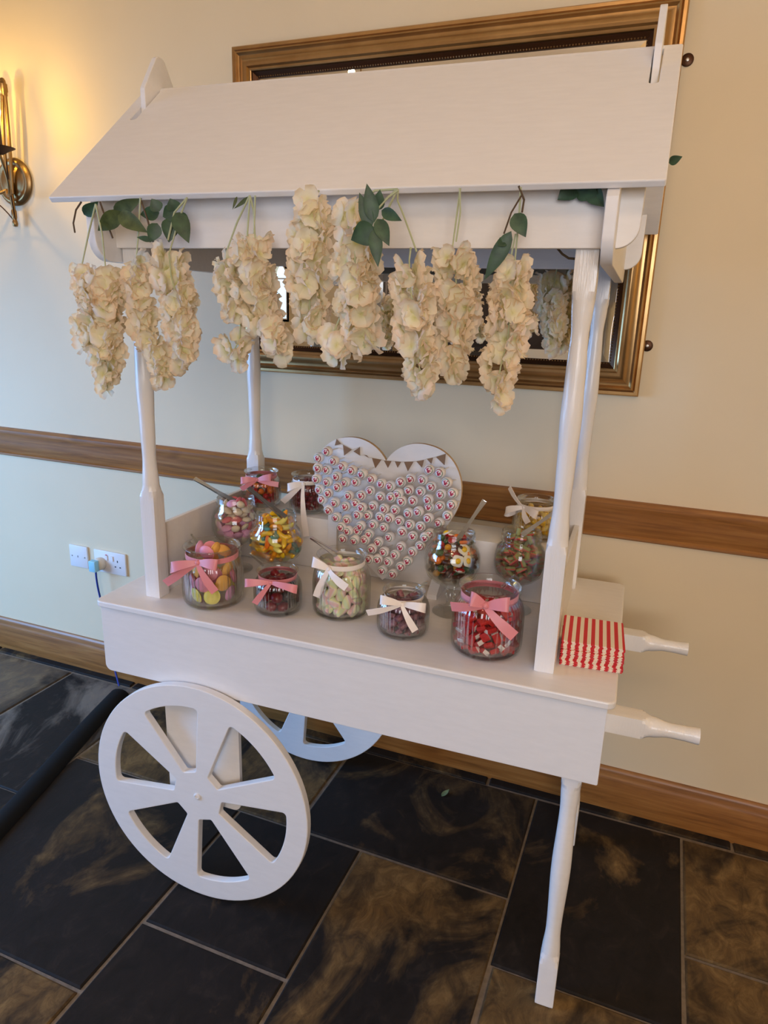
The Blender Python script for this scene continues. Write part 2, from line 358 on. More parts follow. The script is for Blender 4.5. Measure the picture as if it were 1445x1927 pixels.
SL = [(.548, 1.155, .285, .69, .50), (1.155, 1.56, .085, .69, .46), (1.56, 1.975, .285, .69, .66), (1.56, 1.975, -.12, .285, .62), (.755, 1.155, -.32, .285, .52), (.37, .755, -.125, .285, .44),
      (.37, .755, -.53, -.125, .42), (-.24, .37, -.32, .285, .42), (-.24, .37, -.72, -.32, .60), (.14, .548, .285, .69, .58), (-.24, .14, .285, .69, .60), (-.66, -.24, .085, .69, .56, .7), (-1.07, -.66, .36, .69, .62, .3),
      (-1.07, -.66, .085, .36, .6, .4), (-.66, -.24, -.32, .085, .5), (1.155, 1.56, -.32, .085, .62), (1.975, 2.39, -.12, .69, .5), (1.56, 1.975, -.53, -.12, .5), (.755, 1.155, -.72, -.32, .5), (1.155, 1.56, -.72, -.32, .5),
      (-1.07, -.66, -.32, .085, .5), (.37, .755, -.72, -.53, .5), (1.56, 2.39, -.72, -.53, .5), (1.975, 2.39, -.53, -.12, .55)]
for s in SL: slab(*s)
_rg = random.Random(3)
for i in range(12):                            # narrow course along the wall, then the rest of the room
    slab(X0+i*.69, X0+(i+1)*.69, .69, WY-.004, _rg.uniform(.5, .6))
def rest(x0, x1, y0, y1):
    ny = max(1, round((y1-y0)/.41)); nx = max(1, round((x1-x0)/.61))
    for j in range(ny):
        for i in range(nx): slab(x0+(x1-x0)*i/nx, x0+(x1-x0)*(i+1)/nx, y0+(y1-y0)*j/ny, y0+(y1-y0)*(j+1)/ny, _rg.uniform(.42, .62))
rest(X0, -1.07, -.72, .69); rest(2.39, X1, -.72, .69); rest(X0, X1, Y0, -.72)

def rect(a0, a1, b0, b1): return [(a0, b0), (a1, b0), (a1, b1), (a0, b1)]
struct('wall_back', box_me(X0-.1, X1+.1, WY, WY+.1, -.06, ZC, 'wall_paint'), 'cream painted wall behind the cart')
def arch(cx, hw, z0, zs, n=10):                # lancet opening
    pts = [(cx-hw, z0), (cx+hw, z0)]; r = 2*hw
    for k in range(n+1): a = R(60)*k/n; pts.append((cx-hw+r*math.cos(a), zs+r*math.sin(a)))
    for k in range(1, n+1): a = R(120)+R(60)*k/n; pts.append((cx+hw+r*math.cos(a), zs+r*math.sin(a)))
    return pts
LAN = [(-2.185, .085)]
fwall = closed_plate([rect(X0-.1, X1+.1, -.06, ZC)]+[arch(c, h, 1.29, 1.68) for c, h in LAN]+[rect(1.35, 3.05, 1.0, 2.4)], .1, 'wall_paint', 0, 'Y', Y0-.1)
struct('wall_front', fwall, 'cream wall across the room with lancet windows')
struct('wall_left', closed_plate([rect(Y0-.1, WY+.1, -.06, ZC), rect(-1.8, -.2, .45, 1.85)], .1, 'wall_paint', 0, 'X', X0-.1), 'cream side wall with a wide window')
struct('wall_right', box_me(X1, X1+.1, Y0-.1, WY+.1, -.06, ZC, 'wall_paint'), 'cream side wall')
struct('ceiling', box_me(X0-.1, X1+.1, Y0-.1, WY+.1, ZC, ZC+.08, 'ceiling_white'), 'pale ceiling')
wi = 1
for c, h in LAN:
    w = struct(f'window_{wi}', closed_plate([arch(c, h+.02, 1.27, 1.68), arch(c, h-.010, 1.30, 1.68)], .03, 'white_plastic', 0, 'Y', Y0-.03), 'narrow lancet window'); wi += 1
    part('glazing_bar', box_me(c-.08, c+.08, Y0-.03, Y0-.015, 1.66, 1.672, 'white_plastic'), w); part('pane', box_me(c-.08, c+.08, Y0-.024, Y0-.02, 1.30, 1.70, 'window_glass'), w)
w = struct('window_2', closed_plate([rect(1.32, 3.08, .97, 2.43), rect(1.4, 2.17, 1.05, 2.35), rect(2.23, 3.0, 1.05, 2.35)], .04, 'white_plastic', 0, 'Y', Y0-.06), 'wide white framed window')
w = struct('window_3', closed_plate([rect(-1.83, -.17, .42, 1.88), rect(-1.75, -1.03, .50, 1.80), rect(-.97, -.25, .50, 1.80)], .04, 'white_plastic', 0, 'X', X0-.08), 'wide white framed window')
# skirting board and dado rail of oak
def moulding(prof, x0, x1, mat):
    vs = [(x, WY-d, z) for x in (x0, x1) for d, z in prof]; n = len(prof)
    fs = [(i, (i+1) % n, (i+1) % n+n, i+n) for i in range(n)]+[tuple(range(n))[::-1], tuple(range(n, 2*n))]
    return fix(me('moulding', vs, fs, mat), 30)
struct('baseboard_back', moulding([(0, -.005), (.020, -.005), (.020, .086), (.0185, .090), (.0185, .096), (.0155, .103), (.013, .112), (.012, .120), (.009, .127), (.004, .131), (0, .131)], X0, X1, 'oak'), 'oak skirting board with moulded top')
struct('trim_1', moulding([(0, .829), (.010, .829), (.015, .833), (.015, .838), (.010, .843), (.011, .850), (.013, .862), (.0145, .880), (.0155, .903), (.017, .912), (.018, .918), (.018, .926), (.014, .932), (.006, .935), (0, .935)], X0, X1, 'oak'), 'oak dado rail')
# things only the mirror shows: silver drape, dark door, buffet table across the room
dp = [(-1.17+.20*k/24, -3.40+.02*math.sin(k*1.3)) for k in range(25)]
vs = [(x, y, z) for z in (.02, 2.5) for x, y in dp]; n_ = len(dp)
dr = me('drape', vs, [(i, i+1, i+1+n_, i+n_) for i in range(n_-1)], 'silver_curtain', True); dro = solo('curtain', dr, 'long silver grey curtain hanging beside the far wall', 'curtain')
sd = dro.modifiers.new('thickness', 'SOLIDIFY'); sd.thickness = .004
d1 = struct('door_1', box_me(-.5, .8, Y0, Y0+.04, -.004, 2.1, 'dark_door', .004), 'dark double door in the far wall')
for z0, z1 in ((.15, .95), (1.1, 1.95)):
    for xa in (-.42, .2): part('door_panel', box_me(xa, xa+.52, Y0+.04, Y0+.05, z0, z1, 'dark_door', .004), d1)
bt = thing('buffet_table', 'tall buffet table under a white cloth across the room', 'table', (.62, -2.95, 0))
part('table_cloth', box_me(-.55, .55, -.35, .35, .25, 1.06, 'white_cloth', .012), bt)
for sx in (-.45, .45):
    for sy in (-.27, .27): part('leg', box_me(sx-.02, sx+.02, sy-.02, sy+.02, 0, .26, 'dark_door'), bt)
pl = lathe([(0, .0), (.07, 0), (.12, .012), (.13, .018), (.118, .015), (.07, .005), (0, .005)], 24, 'plate_china')
for k, (x, y) in enumerate(((.35, -2.80), (.68, -2.78), (.95, -2.95))): solo('dinner_plate', pl, 'white china plate on the buffet table', 'plate', (x, y, 1.0605), group='plates on the buffet table')

# ------------------------------------------------------------------ mirror
MX0, MX1, MZ0, MZ1 = .122, 1.292, 1.2085, 2.083
mir = thing('wall_mirror', 'large wall mirror in a wide gilt moulded frame', 'mirror', (MX0, WY, MZ0))
MW, MH = MX1-MX0, MZ1-MZ0
fp = [(0, 0), (0, .016), (.003, .020), (.010, .021), (.013, .018), (.015, .024), (.019, .026), (.022, .022), (.025, .020), (.030, .021), (.037, .027), (.044, .034), (.050, .036), (.056, .034), (.060, .028), (.063, .027), (.066, .025), (.067, .012), (.067, 0)]
vs, fs = [], []; n_ = len(fp)
for cx, cz, sx, sz in ((0, 0, 1, 1), (MW, 0, -1, 1), (MW, MH, -1, -1), (0, MH, 1, -1)):
    for d, h in fp: vs.append((cx+sx*d, -h-.001, cz+sz*d))
for c in range(4):
    for i in range(n_-1): a = c*n_+i; b = ((c+1) % 4)*n_+i; fs.append((a, b, b+1, a+1))
frm = me('frame', vs, fs, 'gilt_frame'); part('frame', fix(frm, 30), mir)
def ring_me(d0, d1, h0, h1, mat):
    vs = []; 
    for d, h in ((d0, h0), (d1, h1), (d1, 0), (d0, 0)):
        for cx, cz, sx, sz in ((0, 0, 1, 1), (MW, 0, -1, 1), (MW, MH, -1, -1), (0, MH, 1, -1)): vs.append((cx+sx*d, -h-.001, cz+sz*d))
    fs = [(i*4+c, i*4+(c+1) % 4, ((i+1) % 4)*4+(c+1) % 4, ((i+1) % 4)*4+c) for i in range(4) for c in range(4)]
    return fix(me('ring', vs, fs, mat))
part('slip', ring_me(.067, .0805, .019, .011, 'dark_bronze'), mir, label='dark bronze inner slip')
bvs, bfs = [], []
def bead(x, z):
    b = len(bvs); r = .0026
    bvs.extend([(x, -.0165, z), (x+r, -.0135, z), (x, -.0135, z+r), (x-r, -.0135, z), (x, -.0135, z-r)]); bfs.extend([(b, b+1, b+2), (b, b+2, b+3), (b, b+3, b+4), (b, b+4, b+1)])
dd = .0775; k = dd
while k < MW-dd: bead(k, dd); bead(k, MH-dd); k += .0072
k = dd
while k < MH-dd: bead(dd, k); bead(MW-dd, k); k += .0072
bo = part('beading', me('beading', bvs, bfs, 'gilt_frame'), mir, label='row of tiny gilt beads'); bo['kind'] = 'stuff'
gi, bv = .080, .104
vs = []
for d, h in ((gi, .0068), (bv, .0072)):
    for cx, cz, sx, sz in ((0, 0, 1, 1), (MW, 0, -1, 1), (MW, MH, -1, -1), (0, MH, 1, -1)): vs.append((cx+sx*d, -h-.001, cz+sz*d))
part('glass', me('mglass', vs, [(4, 5, 6, 7)]+[(c, (c+1) % 4, (c+1) % 4+4, c+4) for c in range(4)], 'mirror_silver'), mir)
for u, v in ((1297, 112), (1221, 651)):
    p = at_wall(u, v, WY-.003)
    f = part('fixing_plate', xform(lathe([(0, 0), (.0135, 0), (.0135, .002), (.012, .003), (0, .003)], 24, 'dark_bronze'), Matrix.Rotation(R(90), 4, 'X')), mir, (p.x-MX0-.004, -.0005, p.z-MZ0), label='dark round mirror plate')
    part('screw', xform(lathe([(0, 0), (.0042, 0), (.0035, .0015), (.0016, .002), (.0014, .0012), (0, .0012)], 12, 'steel_screw'), Matrix.Rotation(R(90), 4, 'X')), f, (0, -.003, 0))

# ------------------------------------------------------------------ wall sconce
fr_ = Matrix.Rotation(R(90), 4, 'X')
def sconce(SX, SZ, lab, watts):
    sc = thing('wall_sconce', lab, 'wall lamp', (SX, WY, SZ))
    part('backplate', xform(lathe([(0, 0), (.073, 0), (.074, .006), (.066, .015), (.059, .016), (.054, .013), (.046, .015), (.034, .019), (0, .022)], 36, 'antique_brass'), fr_), sc, (0, -.0005, 0))
    for s in (-1, 1):
        part('stem_rod', tube(bez((.006+s*.006, -.028, -.04), (.010+s*.015, -.034, .05), (.018+s*.013, -.034, .15), (.026+s*.006, -.034, .255), 14), .0055, 'antique_brass', 8), sc)
    part('cap', xform(lathe([(0, .052), (.006, .050), (.009, .044), (.010, .036), (.013, .034), (.0135, .012), (.0115, .010), (.011, 0), (0, 0)], 16, 'antique_brass'), Matrix.Translation((.026, -.034, .245))), sc)
    part('neck', tube([(0, -.015, 0), (.003, -.026, -.01), (.004, -.028, -.03), (.006, -.026, -.09)], [.009, .009, .008, .006], 'antique_brass', 10), sc)
    part('finial', xform(lathe([(0, 0), (.007, .002), (.0095, .009), (.008, .018), (.0065, .022), (.0085, .03), (.0085, .05), (.005, .056), (0, .056)], 14, 'antique_brass'), Matrix.Translation((.006, -.026, -.142))), sc)
    for s in (-1, 1):
        part('chain', tube(bez((s*.004+.006, -.028, -.12), (s*.05, -.07, -.02), (s*.09, -.11, -.06), (s*.13, -.145, .03), 14), .002, 'dark_bronze', 6), sc)
        arm = part('arm', tube(bez((0, -.04, -.03), (s*.05, -.09, -.07), (s*.108, -.10, -.07), (s*.108, -.147, .05), 16), .005, 'antique_brass', 8), sc)
        cup = part('drip_cup', xform(lathe([(0, 0), (.010, .001), (.028, .012), (.045, .020), (.046, .021), (.027, .016), (.011, .010), (0, .010)], 28, 'dark_bronze'), Matrix.Translation((s*.108, -.147, .05))), sc)
        part('candle_sleeve', xform(lathe([(0, 0), (.0105, 0), (.0105, .085), (.008, .086), (0, .086)], 16, 'backlit_sleeve'), Matrix.Translation((s*.108, -.147, .060))), cup)
        m, n, b = nt(f'bulb_{s}_{SX}'); b.inputs['Emission Color'].default_value = (1, .72, .36, 1); b.inputs['Emission Strength'].default_value = 6
        part('bulb', xform(lathe([(0, 0), (.009, .002), (.015, .018), (.016, .026), (.012, .042), (.005, .060), (0, .066)], 16, f'bulb_{s}_{SX}'), Matrix.Translation((s*.108, -.147, .146))), cup)
        ld = bpy.data.lights.new('sconce_bulb_light', 'POINT'); ld.energy = watts; ld.color = (1, .62, .12); ld.shadow_soft_size = .012
        lo = bpy.data.objects.new('sconce_bulb_light', ld); link(lo, sc); lo.location = (s*.108, -.147-.03, .18)

sconce(-.745, 1.772, 'antique brass candle sconce beside the roof of the cart', 3.2)
sconce(2.75, 1.772, 'antique brass candle sconce further along the wall past the handles', 6.0)
# its pair further along the wall, beyond the picture, and the lit ceiling lamps of the room
def ceiling_lamp(x, y, watts, col, lab, n=6, rad=.26):
    t = thing('chandelier', lab, 'ceiling lamp', (x, y, ZC))
    part('rose', lathe([(0, 0), (.05, 0), (.05, -.012), (.02, -.02), (0, -.02)], 20, 'antique_brass'), t, (0, 0, -.0005))
    part('rod', tube([(0, 0, -.02), (0, 0, -.44)], .005, 'antique_brass'), t)
    part('hub', lathe([(0, -.43), (.014, -.44), (.028, -.47), (.02, -.50), (.008, -.515), (0, -.53)], 18, 'antique_brass'), t)
    if 'lit_bulb' not in MATS:
        m, n_, b = nt('lit_bulb'); b.inputs['Emission Color'].default_value = (1, .76, .46, 1); b.inputs['Emission Strength'].default_value = 8
    bm_ = lathe([(0, 0), (.009, .002), (.016, .018), (.017, .028), (.012, .044), (.005, .060), (0, .066)], 14, 'lit_bulb')
    cm_ = lathe([(0, -.07), (.016, -.068), (.026, -.058), (.012, -.05), (.0105, 0), (0, 0)], 14, 'antique_brass')
    for k in range(n):
        a = 2*PI*(k+.3)/n; d = Vector((math.cos(a), math.sin(a), 0)); e = d*rad+Vector((0, 0, -.42))
        part('arm', tube(bez((0, 0, -.47), d*rad*.4+Vector((0, 0, -.60)), d*rad+Vector((0, 0, -.60)), e-Vector((0, 0, .07)), 10), .005, 'antique_brass', 6), t)
        c = part('candle_holder', cm_, t, e); part('bulb', bm_, c)
        l = bpy.data.lights.new('chandelier_light', 'POINT'); l.energy = watts/n; l.color = col; l.shadow_soft_size = .022
        o = bpy.data.objects.new('chandelier_light', l); link(o, t); o.location = e+d*.03+Vector((0, 0, .03))
WARM = (1, .66, .38)
ceiling_lamp(1.60, -2.35, 40, WARM, 'brass chandelier over the open floor before the cart')
ceiling_lamp(-.9, -2.4, 10, WARM, 'brass chandelier near the lancet window')

# ------------------------------------------------------------------ sockets, plug, cable and cable cover
p = at_wall(129.5, 1066.5, WY-.009)
def sock(x, z, w, lab, name):
    t = thing(name, lab, 'socket', (x, WY, z)); part('plate', box_me(0, w, -.009, -.0005, 0, .086, 'white_plastic', .0025), t); return t
def dot(t, x, z, w, h, mat='black_hole', name='pin_hole', d=.0004): part(name, box_me(x-w/2, x+w/2, -.009-d, -.0085, z-h/2, z+h/2, mat), t)
s1 = sock(-.6634, .4271, .086, 'single white outlet plate on the wall below the dado', 'outlet_plate')
for x in (.0125, .0735): part('screw', xform(lathe([(0, 0), (.003, 0), (.0025, .001), (0, .001)], 10, 'steel_screw'), fr_), s1, (x, -.009, .043))
dot(s1, .040, .043, .0025, .008)
s2 = sock(-.5439, .4265, .146, 'white double power socket with a plug in it', 'double_socket')
for cx in (.0365, .1095):
    dot(s2, cx, .053, .004, .008); dot(s2, cx-.011, .031, .0065, .0042); dot(s2, cx+.011, .031, .0065, .0042)
for x in (.060, .086): dot(s2, x, .061, .010, .019, 'white_plastic', 'switch', .0035)
dot(s2, .060, .0725, .006, .0018, 'switch_red', 'switch_mark', .004)
pg = thing('power_plug', 'cream power plug with pale blue cover in the socket', 'plug', (-.5439+.033, WY-.0095, .4265+.036))
part('plug_body', xform(lathe([(0, 0), (.0235, 0), (.0245, .006), (.0235, .020), (.019, .024), (0, .024)], 28, 'cream_plastic'), fr_), pg)
part('plug_cover', box_me(-.018, .012, -.046, -.024, -.022, .020, 'plug_blue', .003), pg)
q0 = Vector((-.511, WY-.040, .44))
cpts = bez(q0, q0+Vector((.002, -.004, -.10)), (-.49, .715, .30), (-.475, .700, .20), 14)+bez((-.475, .700, .20), (-.46, .69, .10), (-.43, .68, .06), (-.405, .665, .012), 10)[1:]
solo('power_cable', tube(cpts, .0036, 'cable_blue', 8), 'blue power cable hanging from the plug to the floor', 'cable')
cdir = Vector((-.262, .965, 0)).normalized(); cn = Vector((.965, .262, 0)).normalized(); c0 = Vector((-.197, -.03, 0))
prof = [(-.036, 0), (-.034, .006), (-.026, .014), (-.014, .020), (0, .022), (.014, .020), (.026, .014), (.034, .006), (.036, 0)]
vs, fs = [], []; n_ = len(prof)
for i in range(15):
    t = -.9+i*(1.59/14); c = c0+cdir*t
    for a, h in prof: vs.append(c+cn*(a+.003*math.sin(i*.9))+Vector((0, 0, h+.0008)))
for i in range(14):
    for k in range(n_-1): a = i*n_+k; fs.append((a, a+1, a+1+n_, a+n_))
    fs.append((i*n_+n_-1, i*n_, (i+1)*n_, (i+1)*n_+n_-1))
fs += [tuple(range(n_)), tuple(range(14*n_, 15*n_))[::-1]]
solo('cable_cover', fix(me('cover', vs, fs, 'black_rubber'), 40), 'long black rubber cable cover lying across the slate floor', 'cable cover')

# ------------------------------------------------------------------ the cart
ZT, ZB = .7341, .5516
cart = thing('sweet_cart', 'white painted wooden sweet cart with pitched roof, wheels and handles', 'cart', (0, 0, 0), DEL)
part('tabletop', closed_plate([rounded(rect(.1884, 1.3432, -.012, .613), [.018]*4)], .015, 'white_paint', .003, 'Z', ZT-.015), cart)
part('front_panel', closed_plate([rounded(rect(.1956, 1.3302, ZB, ZT-.015), [.016, .003, .001, .001])], .012, 'white_paint', .001, 'Y', 0), cart)
part('back_panel', closed_plate([rounded(rect(.1956, 1.3302, ZB, ZT-.015), [.016, .003, .001, .001])], .012, 'white_paint', .001, 'Y', .543), cart)
for x in (.21, 1.316): part('end_panel', box_me(x, x+.012, .012, .543, ZB+.004, ZT-.015, 'white_paint', .001), cart)
def spindle(w, keys, z0, z1, mat, nz=56):
    """square baluster, stop chamfered: the square section cut by a round one whose radius runs through keys (z, r)"""
    hw = w/2; A = [2*PI*k/32 for k in range(32)]; vs, fs = [], []
    def rc(z):
        if z <= keys[0][0]: return keys[0][1]
        for (a, ra), (b, rb) in zip(keys, keys[1:]):
            if z <= b: t = (z-a)/(b-a); t = t*t*(3-2*t); return ra+(rb-ra)*t
        return keys[-1][1]
    zs = sorted(set([z0, z0+.0015, z1]+[z0+(z1-z0)*i/nz for i in range(nz+1)]+[k[0] for k in keys if z0 < k[0] < z1]))
    for i, z in enumerate(zs):
        q = .94 if i == 0 else 1
        for a in A:
            ca, sa = math.cos(a), math.sin(a); r = min(hw/max(abs(ca), abs(sa)), rc(z), hw*1.36)*q; vs.append((r*ca, r*sa, z))
    n = 32
    for i in range(len(zs)-1):
        for k in range(n): a, b = i*n+k, i*n+(k+1) % n; fs.append((a, b, b+n, a+n))
    fs += [tuple(range(n))[::-1], tuple(range((len(zs)-1)*n, len(zs)*n))]
    return fix(me('spindle', vs, fs, mat), 15)
PW = .0386
pk = [(.965, .030), (1.003, .0186), (1.065, .0150), (1.14, .0165), (1.225, .0190), (1.30, .0172), (1.365, .0150), (1.417, .0186), (1.455, .030)]
pm = spindle(PW, pk, ZT, 1.60, 'gloss_white_paint', 64)
for px in (.2822, 1.1869):
    for py in (.0543, .521): part('post', pm, cart, (px+PW/2, py+PW/2, 0))
lk = [(.098, .030), (.125, .0186), (.18, .0150), (.33, .0192), (.46, .0160), (.517, .0186), (.545, .030)]
lm = spindle(PW, lk, 0, ZT-.015, 'white_paint', 56)
for ly, sh in ((.0135, -.024), (.515, -.028)):
    m = lm.copy(); m.transform(Matrix(((1, 0, 0, 0), (0, 1, -sh/.55, sh), (0, 0, 1, 0), (0, 0, 0, 1)))); part('leg', m, cart, (1.2635+PW/2, ly+PW/2, .0003))
hk = [(.115, .032), (.142, .0196), (.175, .0140), (.20, .0142), (.226, .0158)]
hm = spindle(.041, hk, 0, .226, 'gloss_white_paint', 40); xform(hm, Matrix.Rotation(R(90), 4, 'Y'))
for hy in (.072, .448): part('handle', hm, cart, (1.2705, hy, .6565))
# wheels
WX, WR = .4545, .2866
def wheel_loops():
    loops = [[(WR*math.cos(2*PI*k/96), WR*math.sin(2*PI*k/96)) for k in range(96)]]
    for k in range(6):
        c = R(46.5+60*k); i0, o0 = R(15.6), R(19.3); ri, ro = .066, .2335; pts = [(ri*math.cos(c-i0), ri*math.sin(c-i0))]
        arc = [(ro*math.cos(c-o0+2*o0*j/12), ro*math.sin(c-o0+2*o0*j/12)) for j in range(13)]
        pts += arc+[(ri*math.cos(c+i0), ri*math.sin(c+i0))]
        loops.append(rounded(pts, [.006, .009]+[0]*11+[.009, .006], 4))
    return loops
wm = closed_plate(wheel_loops(), .0185, 'white_paint', .002, 'Y', 0)
hub = xform(lathe([(.0045, -.001), (.008, -.001), (.0085, .0008), (.007, .002), (.0045, .002), (.004, -.004), (0, -.004)], 20, 'white_paint'), fr_)
for y0, sg in ((-.0254, 1), (.557, 1)):
    w = part('wheel', wm, cart, (WX, y0, WR+.0005)); part('axle_bolt', hub, w, (0, -.0012, 0))
br = closed_plate([rounded([(.349, .243), (.5475, .243), (.5475, .70), (.349, .70)], [.02, .02, 0, 0])], .012, 'white_paint', .001, 'Y', 0)
for y0 in (.0125, .531): part('axle_bracket', br, cart, (0, y0, 0))
for ya, yb in ((-.0065, .0125), (.543, .5565)): part('axle_stub', tube([(WX, ya, WR), (WX, yb, WR)], .009, 'white_paint', 12), cart)
# roof: two boards meeting at the ridge, gable boards, long fascias, finials through slots
EY, EZ, RY, RZ, RX0, RX1 = -.016, 1.592, .307, 1.866, .170, 1.3125
sl = math.atan2(RZ-EZ, RY-EY); SLN = math.hypot(RZ-EZ, RY-EY)
FX = (.2035, 1.2665); FT = .0125                # finial boards
def slot(x0): return rounded(rect(x0-.002, x0+FT+.002, SLN-.135, SLN-.012), [.007, .007, .001, .001], 4)
rb = closed_plate([rounded(rect(RX0, RX1, 0, SLN), [.004]*4), slot(FX[0]), slot(FX[1])], .012, 'white_paint', .002, 'Z', -.012)
part('roof_board', rb, cart, (0, EY, EZ), (sl, 0, 0))
rb2 = rb.copy(); rb2.transform(Matrix(((1, 0, 0, 0), (0, -math.cos(sl), math.sin(sl), 0), (0, math.sin(sl), math.cos(sl), 0), (0, 0, 0, 1)))); rb2.flip_normals()
part('roof_board', rb2, cart, (0, 2*RY-EY, EZ))
tn = math.tan(sl); und = lambda y: EZ+(min(y, 2*RY-y)-EY)*tn-.012/math.cos(sl)-.003
gz = 1.4755
gp = rounded([(-.018, gz), (.632, gz), (.632, und(.632)+.0), (RY, und(RY)), (-.018, und(-.018))], [.045, .045, 0, 0, 0], 8)
for gx in (.2615, 1.2305): part('gable_board', closed_plate([gp], .019, 'white_paint', .0015, 'X', gx), cart)
fz0 = 1.503
def fascia(x0, x1, ya): return closed_plate([rounded([(x0, fz0), (x1-.002, fz0), (x1, 1.60), (x1, und(max(.04, .04))-.002), (x0, und(.04)-.002)], [.003, .034, .02, .002, .002], 8)], .0125, 'white_paint', .0015, 'Y', ya)
part('fascia', fascia(.2405, 1.2845, .0413), cart); part('fascia', fascia(.2405, 1.2845, .5605), cart)
fnp = [(.245, 1.60), (.369, 1.60), (.369, 1.851), (.322, 1.922), (.315, 1.9265), (.299, 1.9265), (.292, 1.922), (.245, 1.851)]
for fx in FX: part('finial', closed_plate([rounded(fnp, [0, 0, .012, .006, .004, .004, .006, .012], 3)], FT, 'white_paint', .0015, 'X', fx), cart)
# low tray boards between the posts and the display step
srp = rounded([(.093, ZT), (.521, ZT), (.521, .905), (.093, .905)], [0, 0, .012, .012], 4)
for x in (.297, 1.2055): part('tray_board', closed_plate([srp], .012, 'white_paint', .0015, 'X', x), cart)
part('display_step', box_me(.312, 1.2035, .390, .519, ZT+.0005, .872, 'white_paint', .002), cart)

# ------------------------------------------------------------------ jars
HD = Vector((.62, -.78, 0)).normalized()
def jar_profile(Rb, Rr, h):
    n = Rr*.86; t = .0028
    out = [(0, 0), (Rb*.82, 0), (Rb*.93, .0025), (Rb*.985, .009), (Rb, .02), (Rb, h*.55), (Rb*.985, h*.64), (Rb*.93, h*.73), (Rb*.86, h*.79), (n, h*.85), (n*.985, h*.89), (n*1.02, h*.925), (Rr*.97, h*.955), (Rr, h*.975), (Rr*.985, h*.995), (Rr*.95, h)]
    inn = [(Rr*.90, h*.995), (n*.97, h*.95), (n*.93, h*.90), (n*.935, h*.85), (Rb*.83, h*.78), (Rb*.90, h*.72), (Rb*.95, h*.63), (Rb-t*1.2, h*.55), (Rb-t*1.2, .022), (Rb*.92, .011), (Rb*.8, .007), (0, .0065)]
    return out+inn
def goblet_profile(s=1.0):   # squat bowl on a stem
    o = [(0, 0), (.038, 0), (.040, .002), (.039, .004), (.022, .009), (.012, .014), (.0085, .022), (.0085, .034), (.0125, .040), (.0125, .045), (.009, .051), (.011, .060), (.022, .068), (.040, .078), (.056, .092), (.0615, .108), (.0628, .125), (.0615, .143), (.056, .157), (.0488, .165), (.0475, .170), (.0495, .1725), (.0475, .175), (.0475, .181), (.049, .1835), (.0475, .186), (.0475, .193), (.0465, .196)]
    i = [(.0448, .194), (.0448, .168), (.053, .156), (.0588, .142), (.0600, .125), (.0588, .109), (.0532, .0945), (.038, .081), (.020, .073), (0, .072)]
    return [(r*s, z) for r, z in o+i]
def bow(parent, cx, cz, ang, n, mat, wid, L1, L2, T1, T2, tilt=0., name='bow'):
    """ribbon round a jar neck at height cz with a bow at bearing ang; L = loop lengths, T = tails as (angle, length)"""
    seg = 40; pts = [Vector((n*math.cos(a), n*math.sin(a), cz)) for a in (2*PI*k/seg for k in range(seg+1))]
    part('ribbon_band', strip(pts, wid*.62, Vector((0, 0, 1)), mat), parent)
    o = Vector((math.cos(ang), math.sin(ang), 0)); s = Vector((-o.y, o.x, 0)); up = Vector((0, 0, 1)); k0 = o*(n+.002)+up*(cz-.001)
    kn = bmesh.new(); bmesh.ops.create_icosphere(kn, subdivisions=2, radius=.0042*wid/.012); km = bpy.data.meshes.new('knot'); kn.to_mesh(km); kn.free(); km.materials.append(MATS[mat]); smooth_by_angle(km, 60)
    part('knot', km, parent, k0+o*.002)
    for sg, (L, dz, op) in ((-1, L1), (1, L2)):
        if L <= 0: continue
        lat = s*sg; end = k0+lat*L+up*dz+o*.010; w2 = o*op*1.3+up*op*.55
        a = bez(k0+o*.002, k0+lat*L*.4+up*dz*.4+w2*1.3, end+w2*1.2, end, 9); b = bez(end, end-w2*.6, k0+lat*L*.4+up*dz*.4-w2*.15+o*.004, k0+o*.001, 9)
        P = a+b[1:]; n_ = len(P); W = [wid*(.38+.95*math.sin(PI*i/(n_-1))**.7) for i in range(n_)]
        part('bow_loop', strip(P, W, [(up-o*.25).normalized()]*n_, mat), parent)
    for ta, tl, cr in (T1, T2):
        if tl <= 0: continue
        d = s*math.cos(ta)+up*math.sin(ta); e = k0+d*tl+o*(.004+cr); P = bez(k0+o*.003, k0+d*tl*.3+o*(.010+cr), k0+d*tl*.7+o*(.008+cr), e, 9)
        pr = d.cross(o).normalized(); part('bow_tail', strip(P, [wid*(.45+.09*min(i, 6)) for i in range(10)], [(pr*.9+o*.25).normalized()]*10, mat), parent)
J = {}
def jar(key, x, y, z, Rb, Rr, h, lab, ribs=40, amp=.012):
    pos = cw(x, y, z+.0004); t = thing('sweet_jar', lab, 'jar', pos, 0)
    part('glass_jar', lathe(jar_profile(Rb, Rr, h), ribs*4, 'jar_glass', ribs, amp, (.015, h*.8), 60), t)
    J[key] = dict(t=t, p=pos, R=Rb-.0055, h=h, neck=Rr*.86, z0=.008); return t
def goblet(key, x, y, lab, sc=1.0):
    pos = cw(x, y, ZT+.0004); t = thing('footed_jar', lab, 'jar', pos, 0)
    part('glass_bowl', lathe(goblet_profile(sc), 48, 'jar_glass', ang=40), t); J[key] = dict(t=t, p=pos, R=.0585*sc, sc=sc, h=.196, neck=.046, z0=.076, bowl=True); return t
P_, W_ = 'pink_ribbon', 'white_ribbon'; FA = -PI/2+.25
t = jar('saucer', .4382, .0996, ZT, .0692, .0655, .138, 'wide ribbed glass jar of flying saucer sweets with pink ribbon')
bow(t, 0, .115, FA-.15, .059, P_, .019, (.062, -.018, .010), (.052, .004, .006), (-.95, .075, .004), (PI+.62, .10, .004))
t = jar('berry', .599, .1143, ZT, .0541, .048, .0985, 'small ribbed glass jar of dark berry gums with pink ribbon')
